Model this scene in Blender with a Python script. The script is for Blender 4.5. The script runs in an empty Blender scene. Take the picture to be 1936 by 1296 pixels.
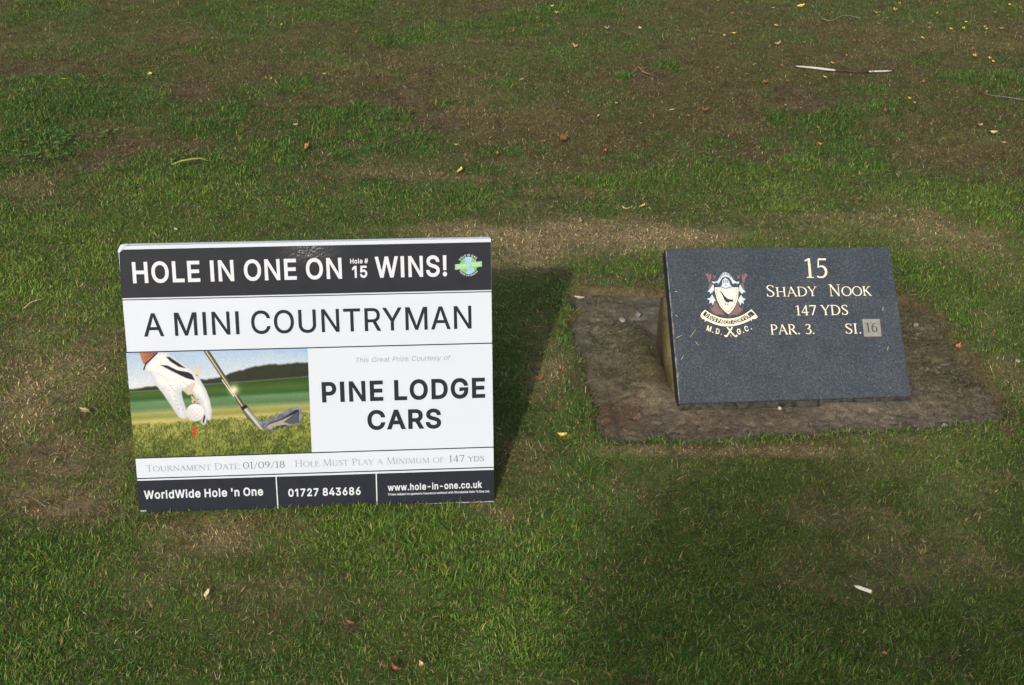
import bpy, bmesh, math, random
import numpy as np
from mathutils import Vector, Matrix
from mathutils.geometry import delaunay_2d_cdt

SC = bpy.context.scene
COL = SC.collection
R = math.radians
random.seed(7)
RNG = np.random.default_rng(11)

# ------------------------------------------------------------------ camera
CAM_H, CAM_P, CAM_R, CAM_F = 1.822763, 0.493733, 0.012612, 2447.71
cam_d = bpy.data.cameras.new('camera')
cam = bpy.data.objects.new('camera', cam_d)
COL.objects.link(cam)
cam_d.sensor_width = 36.0
cam_d.lens = CAM_F / 1936 * 36.0
cam_d.clip_start, cam_d.clip_end = 0.05, 500.0
_f = Vector((0, math.cos(CAM_P), -math.sin(CAM_P)))
_r0 = Vector((1, 0, 0)); _u0 = _r0.cross(_f)
_r = _r0 * math.cos(CAM_R) + _u0 * math.sin(CAM_R)
_u = -_r0 * math.sin(CAM_R) + _u0 * math.cos(CAM_R)
cam.matrix_world = Matrix(((_r.x, _u.x, -_f.x, 0), (_r.y, _u.y, -_f.y, 0), (_r.z, _u.z, -_f.z, CAM_H), (0, 0, 0, 1)))
SC.camera = cam

# ------------------------------------------------------------------ sky, sun, exposure
SUN = Vector((-0.193267, -0.868224, 0.456985)).normalized()
w = bpy.data.worlds.new('World'); SC.world = w
w.use_nodes = True
nt = w.node_tree
sky = nt.nodes.new('ShaderNodeTexSky')
sky.sky_type = 'NISHITA'; sky.sun_disc = False
sky.sun_elevation = math.asin(SUN.z); sky.sun_rotation = math.atan2(SUN.x, SUN.y)
sky.air_density = 1.0; sky.dust_density = 4.0; sky.ozone_density = 1.0
bg = nt.nodes['Background']; bg.inputs[1].default_value = 0.14
nt.links.new(sky.outputs[0], bg.inputs[0])
sd = bpy.data.lights.new('sun', 'SUN'); so = bpy.data.objects.new('sun', sd); COL.objects.link(so)
sd.energy = 2.6; sd.angle = R(0.9); sd.color = (1.0, 0.955, 0.88)
so.rotation_euler = SUN.to_track_quat('Z', 'Y').to_euler()
SC.view_settings.view_transform = 'Standard'; SC.view_settings.look = 'None'
SC.view_settings.exposure = 0.20; SC.view_settings.gamma = 1.0
SC.render.engine = 'CYCLES'

# ------------------------------------------------------------------ helpers
def srgb(*c):
    if len(c) == 1 and hasattr(c[0], '__len__'): c = c[0]
    return tuple(((v / 255) / 12.92 if v / 255 <= 0.04045 else ((v / 255 + 0.055) / 1.055) ** 2.4) for v in c)

def srgb_np(a):
    a = np.asarray(a) / 255.0
    return np.where(a <= 0.04045, a / 12.92, ((a + 0.055) / 1.055) ** 2.4)

def ray(px, py):
    return _f + _r * ((px - 968) / CAM_F) + _u * ((648 - py) / CAM_F)

def tag(o, label=None, cat=None, group=None, kind=None):
    if label: o['label'] = label
    if cat: o['category'] = cat
    if group: o['group'] = group
    if kind: o['kind'] = kind
    return o

def link(o, parent=None):
    COL.objects.link(o)
    if parent is not None: o.parent = parent
    return o

def mesh_obj(name, verts, faces, mats, parent=None, smooth=False, midx=None):
    me = bpy.data.meshes.new(name)
    me.from_pydata([tuple(v) for v in verts], [], [tuple(f) for f in faces])
    for m in (mats if isinstance(mats, (list, tuple)) else [mats]): me.materials.append(m)
    if midx: me.polygons.foreach_set('material_index', midx)
    if smooth: me.polygons.foreach_set('use_smooth', [True] * len(me.polygons))
    me.update()
    return link(bpy.data.objects.new(name, me), parent)

def bm_obj(name, bm, mats, parent=None, smooth=False):
    me = bpy.data.meshes.new(name)
    bmesh.ops.recalc_face_normals(bm, faces=bm.faces)
    bm.to_mesh(me); bm.free()
    for m in (mats if isinstance(mats, (list, tuple)) else [mats]): me.materials.append(m)
    if smooth: me.polygons.foreach_set('use_smooth', [True] * len(me.polygons))
    return link(bpy.data.objects.new(name, me), parent)

def empty(name, loc, parent=None):
    o = bpy.data.objects.new(name, None); o.location = loc; o.empty_display_size = 0.05
    return link(o, parent)

# value noise -----------------------------------------------------------------
def _hash(i, j, s):
    n = (i.astype(np.int64) * 374761393 + j.astype(np.int64) * 668265263 + s * 1442695041) & 0xffffffff
    n = ((n ^ (n >> 13)) * 1274126177) & 0xffffffff
    n = (n ^ (n >> 16)) & 0xffff
    return n / 65535.0

def vnoise(x, y, s=0):
    xi = np.floor(x); yi = np.floor(y); fx = x - xi; fy = y - yi
    fx = fx * fx * (3 - 2 * fx); fy = fy * fy * (3 - 2 * fy)
    a = _hash(xi, yi, s); b = _hash(xi + 1, yi, s); c = _hash(xi, yi + 1, s); d = _hash(xi + 1, yi + 1, s)
    return (a * (1 - fx) + b * fx) * (1 - fy) + (c * (1 - fx) + d * fx) * fy

def fbm(x, y, sc, s=0, o=3):
    t = np.zeros_like(x, dtype=float); a = 1.0; tot = 0
    for k in range(o):
        t += a * vnoise(x / sc + 17.3 * k, y / sc - 9.1 * k, s + k * 31); tot += a; a *= 0.55; sc *= 0.5
    return t / tot

def sstep(a, b, x):
    t = np.clip((x - a) / (b - a), 0, 1)
    return t * t * (3 - 2 * t)

# materials -------------------------------------------------------------------
def mat(name, col, rough=0.6, spec=0.5, var=0.0, vscale=20.0, bump=0.0, bscale=200.0, col2=None, coat=0.0):
    m = bpy.data.materials.new(name); m.use_nodes = True
    n = m.node_tree.nodes; l = m.node_tree.links; p = n['Principled BSDF']
    p.inputs['Base Color'].default_value = (*col, 1); p.inputs['Roughness'].default_value = rough
    p.inputs['Specular IOR Level'].default_value = spec
    if coat: p.inputs['Coat Weight'].default_value = coat; p.inputs['Coat Roughness'].default_value = 0.14
    tc = n.new('ShaderNodeTexCoord')
    if var or col2:
        nz = n.new('ShaderNodeTexNoise'); nz.inputs['Scale'].default_value = vscale; nz.inputs['Detail'].default_value = 6
        l.new(tc.outputs['Object'], nz.inputs['Vector'])
        cr = n.new('ShaderNodeValToRGB')
        c1 = tuple(max(0, v * (1 - var)) for v in col); c2 = col2 if col2 else tuple(min(1, v * (1 + var)) for v in col)
        cr.color_ramp.elements[0].position = 0.36; cr.color_ramp.elements[1].position = 0.64
        cr.color_ramp.elements[0].color = (*c1, 1); cr.color_ramp.elements[1].color = (*c2, 1)
        l.new(nz.outputs[0], cr.inputs[0]); l.new(cr.outputs[0], p.inputs['Base Color'])
    if bump:
        nb = n.new('ShaderNodeTexNoise'); nb.inputs['Scale'].default_value = bscale; nb.inputs['Detail'].default_value = 5
        l.new(tc.outputs['Object'], nb.inputs['Vector'])
        b = n.new('ShaderNodeBump'); b.inputs['Strength'].default_value = bump; b.inputs['Distance'].default_value = 0.01
        l.new(nb.outputs[0], b.inputs['Height']); l.new(b.outputs[0], p.inputs['Normal'])
    return m

def mat_attr(name, rough=0.6, spec=0.3, transl=0.0, attr='Col'):
    m = bpy.data.materials.new(name); m.use_nodes = True
    n = m.node_tree.nodes; l = m.node_tree.links; p = n['Principled BSDF']
    a = n.new('ShaderNodeAttribute'); a.attribute_name = attr
    l.new(a.outputs['Color'], p.inputs['Base Color'])
    p.inputs['Roughness'].default_value = rough; p.inputs['Specular IOR Level'].default_value = spec
    if transl:
        t = n.new('ShaderNodeBsdfTranslucent'); l.new(a.outputs['Color'], t.inputs['Color'])
        mx = n.new('ShaderNodeMixShader'); mx.inputs[0].default_value = transl
        l.new(p.outputs[0], mx.inputs[1]); l.new(t.outputs[0], mx.inputs[2])
        l.new(mx.outputs[0], n['Material Output'].inputs['Surface'])
    return m

# ------------------------------------------------------------------ terrain
# outline of the sandstone base (metres on the ground), corner by corner
BASE = []
def ground_flat(px, py, z=0.0):
    d = ray(px, py); t = (z - CAM_H) / d.z
    return Vector((d.x * t, d.y * t, z))
for q in ((1077, 556), (1090, 548), (1250, 551), (1500, 556), (1728, 561), (1752, 578), (1790, 622), (1835, 672), (1872, 722),
          (1905, 775), (1908, 795), (1800, 806), (1700, 815), (1560, 826), (1400, 832), (1260, 834), (1160, 830), (1120, 820),
          (1112, 760), (1108, 700), (1094, 640), (1080, 595)):
    v = ground_flat(*q); BASE.append((v.x, v.y))
BASE = np.array(BASE)

def poly_dist(x, y, P):
    """signed distance to polygon P, negative inside"""
    d = np.full(x.shape, 1e9); ins = np.zeros(x.shape, bool)
    n = len(P)
    for i in range(n):
        ax, ay = P[i]; bx, by = P[(i + 1) % n]
        ex, ey = bx - ax, by - ay
        t = np.clip(((x - ax) * ex + (y - ay) * ey) / (ex * ex + ey * ey + 1e-12), 0, 1)
        d = np.minimum(d, np.hypot(x - ax - t * ex, y - ay - t * ey))
        c = ((ay > y) != (by > y)) & (x < (bx - ax) * (y - ay) / (by - ay + 1e-12) + ax)
        ins ^= c
    return np.where(ins, -d, d)

def terrain(x, y):
    x = np.asarray(x, float); y = np.asarray(y, float)
    far = sstep(4.0, 6.0, y)
    z = (fbm(x, y, 0.55, 3, 3) - 0.5) * (0.012 + 0.05 * far) + (fbm(x, y, 0.16, 5, 2) - 0.5) * (0.006 + 0.016 * far)
    near = np.exp(-((x + 0.45) / 0.6) ** 2 - ((y - 2.6) / 0.35) ** 2)
    z = z * (1 - 0.8 * near)
    bd = base_dist(x, y)
    lip = sstep(0.10, 0.0, bd)
    z = z * (1 - lip) + 0.006 * sstep(0.12, 0.03, bd) * (bd > 0)
    z = z - 0.060 * sstep(-0.008, -0.045, bd)
    return z

def hit(px, py):
    """point where the turf lies along a sight line of the photograph"""
    d = ray(px, py); t = -CAM_H / d.z
    for _ in range(6):
        z = float(terrain(np.array([d.x * t]), np.array([d.y * t]))[0]); t = (z - CAM_H) / d.z
    return Vector((d.x * t, d.y * t, CAM_H + d.z * t))

# wear map of the turf: patches of lush grass (+), worn ground (-) and straw, each an ellipse on the ground
def patch_list(L):
    out = []
    for px, py, rx, ry, v in L:
        c = ground_flat(px, py); dd = (Vector((c.x, c.y, c.z - CAM_H))).dot(_f)
        a = ground_flat(px, py - ry); b = ground_flat(px, py + ry)
        out.append((c.x, c.y, rx * dd / CAM_F, abs(a.y - b.y) / 2, v))
    return out
LUSH = patch_list([
 (60,250,110,85,.9),(30,190,70,35,.6),(130,200,120,28,.7),(210,215,90,30,.5),(300,180,60,18,.3),(430,215,70,22,.7),(390,245,80,25,.7),(500,235,60,22,.5),
 (470,180,60,14,.4),(570,170,50,16,.5),(650,235,80,32,.85),(600,265,110,30,.8),(540,290,110,25,.7),(790,265,90,26,.8),(330,315,170,26,.75),(470,300,70,25,.5),
 (300,350,110,26,.6),(400,375,160,28,.35),(430,330,80,22,.5),(170,90,30,10,.6),(180,265,30,9,.5),(350,25,120,16,.5),(90,10,90,14,.6),(40,35,50,12,.4),
 (420,90,60,16,.7),(350,95,50,12,.3),(460,45,90,14,.4),(560,25,60,14,.4),(770,70,75,16,.8),(690,8,60,10,.6),(640,25,60,12,.4),(880,50,60,14,.5),(1000,45,60,16,.8),
 (980,68,70,8,.6),(1110,15,130,14,.7),(830,150,50,10,.25),(750,155,25,7,.5),(720,180,35,10,.4),(840,200,50,10,.5),(700,205,30,10,.4),(960,165,20,9,.7),
 (1172,148,30,9,1.),(1270,130,38,13,.95),(1150,190,50,12,.7),(1115,75,40,10,.4),(1180,85,40,10,.4),(1310,195,30,10,.3),(1400,100,40,14,.3),(1450,140,25,9,.5),
 (1485,222,45,20,1.),(1560,228,60,18,.9),(1620,222,50,22,.85),(1680,215,40,14,.6),(1740,112,40,14,.8),(1800,142,50,14,.9),(1900,165,60,22,.95),(1850,150,60,14,.7),
 (1840,50,25,8,.5),(1560,265,140,24,.4),(1350,265,40,14,.3),(1640,168,45,8,.5),(1400,110,25,9,.4),
 (1160,345,90,16,.75),(1210,345,40,18,.8),(960,370,60,20,.6),(880,375,60,26,.5),(740,375,150,26,.5),(760,420,120,14,.3),(1080,395,80,14,.4),(1240,330,40,14,.6),
 (1380,330,50,18,.7),(1440,342,44,18,1.),(1550,315,50,20,.7),(1470,392,55,14,.9),(1360,325,35,14,.5),(1420,380,30,10,.6),(1650,315,45,14,.7),(1600,350,60,14,.4),(1540,285,90,16,.4),
 (1760,370,80,26,.65),(1890,360,60,24,.7),(1880,400,60,22,.6),(1810,400,70,14,.4),(910,320,60,10,.5),(940,290,40,8,.4),(1180,300,40,8,.4),
 (110,440,140,30,.25),(120,520,140,50,.45),(200,580,60,50,.25),(60,400,80,14,.4),
 (60,1060,110,60,.6),(90,1180,120,90,.65),(30,1270,90,60,.5),(240,1000,50,24,.3),(740,1010,150,50,.7),(880,1060,130,60,.75),(1000,1090,110,90,.6),(840,1150,90,50,.35),
 (820,985,100,24,.5),(1080,1000,70,50,.45),(620,1260,160,50,.3),(980,1240,160,60,.45),(1100,880,60,40,.3),(330,1260,140,50,.25),
 (1380,1230,160,60,.45),(1520,1260,140,50,.4),(1770,1180,90,26,.55),(1350,1120,60,40,.35),(1900,1270,60,40,.4),(1480,940,60,24,.3),
 (1010,610,50,60,.35),(1060,560,26,30,.8),(1070,640,22,40,.6),(1100,790,22,40,.5),(960,740,40,50,.4),(1470,815,80,9,.9),(1340,838,90,8,.6),(1560,826,40,8,.5),
 (1770,525,60,28,.6),(1880,640,60,30,.4),(1720,500,30,20,.5),(1850,560,60,20,.3),(1800,590,26,36,.5),
 (1140,510,50,14,.6),(1230,510,40,12,.6),(1160,535,40,8,.4)])
BARE = patch_list([
 (370,165,34,15,1.),(365,188,40,8,.7),(600,262,46,9,1.),(618,250,22,8,.8),(745,185,50,16,.9),(760,200,55,8,.7),(830,228,50,16,.8),(800,245,60,8,.7),(690,235,0.1,0.1,0),
 (230,285,120,22,.5),(160,300,60,14,.6),(300,270,80,14,.3),(60,130,120,14,.4),(200,130,120,16,.35),(30,55,60,9,.6),(320,75,60,12,.5),(300,100,60,10,.35),(560,195,70,14,.5),
 (750,40,70,12,.5),(870,45,40,8,.4),(920,95,60,10,.6),(950,80,60,8,.4),(850,140,100,20,.3),(780,160,80,16,.3),(1040,230,70,16,.6),(930,250,80,14,.5),(1180,40,70,14,.35),
 (1200,135,40,22,.5),(1220,150,50,10,.7),(1310,110,60,24,.3),(1180,265,40,10,.5),(1530,190,80,18,.9),(1560,210,50,10,.7),(1430,170,80,14,.4),(1590,108,90,12,.4),(1640,75,90,14,.35),(1430,60,60,16,.3),
 (1420,225,30,8,.5),(1700,215,50,14,.4),(1830,155,30,8,.3),(1890,178,20,6,.8),(1830,300,90,22,.55),(1770,320,60,10,.5),(1420,300,26,16,.6),(1500,370,60,8,.4),(1880,40,60,14,.3),
 (90,868,70,30,1.),(40,870,50,22,.8),(120,955,100,28,1.),(190,975,70,24,.9),(50,930,70,24,.7),(160,790,26,14,.5),(150,890,14,10,.6),
 (1200,530,120,14,.75),(1080,532,40,10,.6),(1130,520,40,10,.5),(430,1142,14,10,.6),(662,1190,16,12,.8),(300,1085,40,16,.4),(745,1262,30,16,.4),
 (1830,1240,44,30,.5),(1270,1205,24,14,.5),(1590,1160,26,16,.35),(1170,880,20,12,.3),(1360,852,90,9,.6),(1500,845,80,9,.5),(1760,845,120,8,.4),(1910,815,30,12,.7),
 (520,985,60,12,.4),(420,1010,40,16,.4),(350,990,50,18,.35)])
STRAW = patch_list([
 (1060,445,280,30,.9),(850,440,120,14,.5),(1250,440,120,26,.8),(1000,490,110,34,.8),(1570,415,140,16,.6),(1600,440,120,12,.5),(1300,500,80,20,.3),(730,325,90,12,.6),(690,310,70,16,.45),(830,335,90,7,.7),
 (1010,360,60,8,.6),(940,385,60,10,.4),(650,370,50,10,.4),(700,130,110,24,.45),(900,180,90,40,.4),(980,215,110,30,.5),(1000,320,70,14,.5),(1100,360,50,8,.5),(900,110,110,20,.35),
 (250,235,60,10,.5),(215,230,40,12,.4),(290,240,40,8,.3),(40,355,110,12,.4),(60,340,60,10,.3),(120,75,140,20,.3),(330,60,70,10,.2),(520,80,50,14,.2),
 (1400,240,60,10,.4),(1530,282,40,5,.7),(1560,45,40,20,.1),(1850,70,100,22,.5),(1690,70,90,22,.4),(1620,115,90,14,.4),(1330,75,90,20,.3),(1720,240,60,12,.3),(1750,285,80,14,.5),(1880,270,60,20,.4),
 (1740,400,60,30,.5),(1850,450,90,30,.5),(1800,480,60,26,.5),(1760,440,60,20,.5),(1900,520,50,50,.35),(1860,620,60,60,.35),(1720,470,40,20,.5),(1800,700,60,40,.3),(1900,700,40,50,.4),
 (1040,700,40,70,.55),(1060,660,26,40,.4),(1000,880,60,50,.35),(1400,858,190,12,.9),(1230,852,60,10,.4),(1650,835,80,8,.4),(1750,900,200,60,.4),(1640,1000,160,60,.5),(1800,1050,140,60,.45),(1560,960,90,30,.35),
 (1530,1080,80,40,.3),(1700,1100,90,30,.3),(120,640,120,60,.5),(60,740,80,60,.6),(210,690,40,60,.5),(160,850,80,40,.5),(60,800,70,40,.6),(220,880,30,60,.5),(100,930,140,50,.5),(150,720,90,60,.4),(400,1000,90,20,.35),(560,1000,90,20,.3),(840,950,40,10,.3),(960,980,30,24,.4),
 (330,1060,150,70,.35),(450,1005,150,40,.4),(560,1130,120,50,.25),(1150,920,60,40,.35),(1010,640,40,60,.3),(480,1120,120,30,.15),(900,960,40,16,.3),(1130,1080,30,60,.2),(1230,950,60,40,.3),(1320,900,80,26,.3)])

YELLOW = patch_list([(330,330,130,50,.9),(430,390,150,40,.5),(120,520,150,90,.8),(60,430,120,50,.4),(880,370,160,40,.6),(1150,345,150,30,.6),(1440,350,90,40,.8),(920,1060,180,110,.5),(660,1010,150,60,.4),(1000,1200,100,80,.3),(1540,310,60,20,.5),(1480,395,60,16,.6)])

def base_dist(x, y):
    return poly_dist(x, y, BASE) + (fbm(x, y, 0.10, 401, 4) - .5) * 0.085 - 0.010

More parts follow.
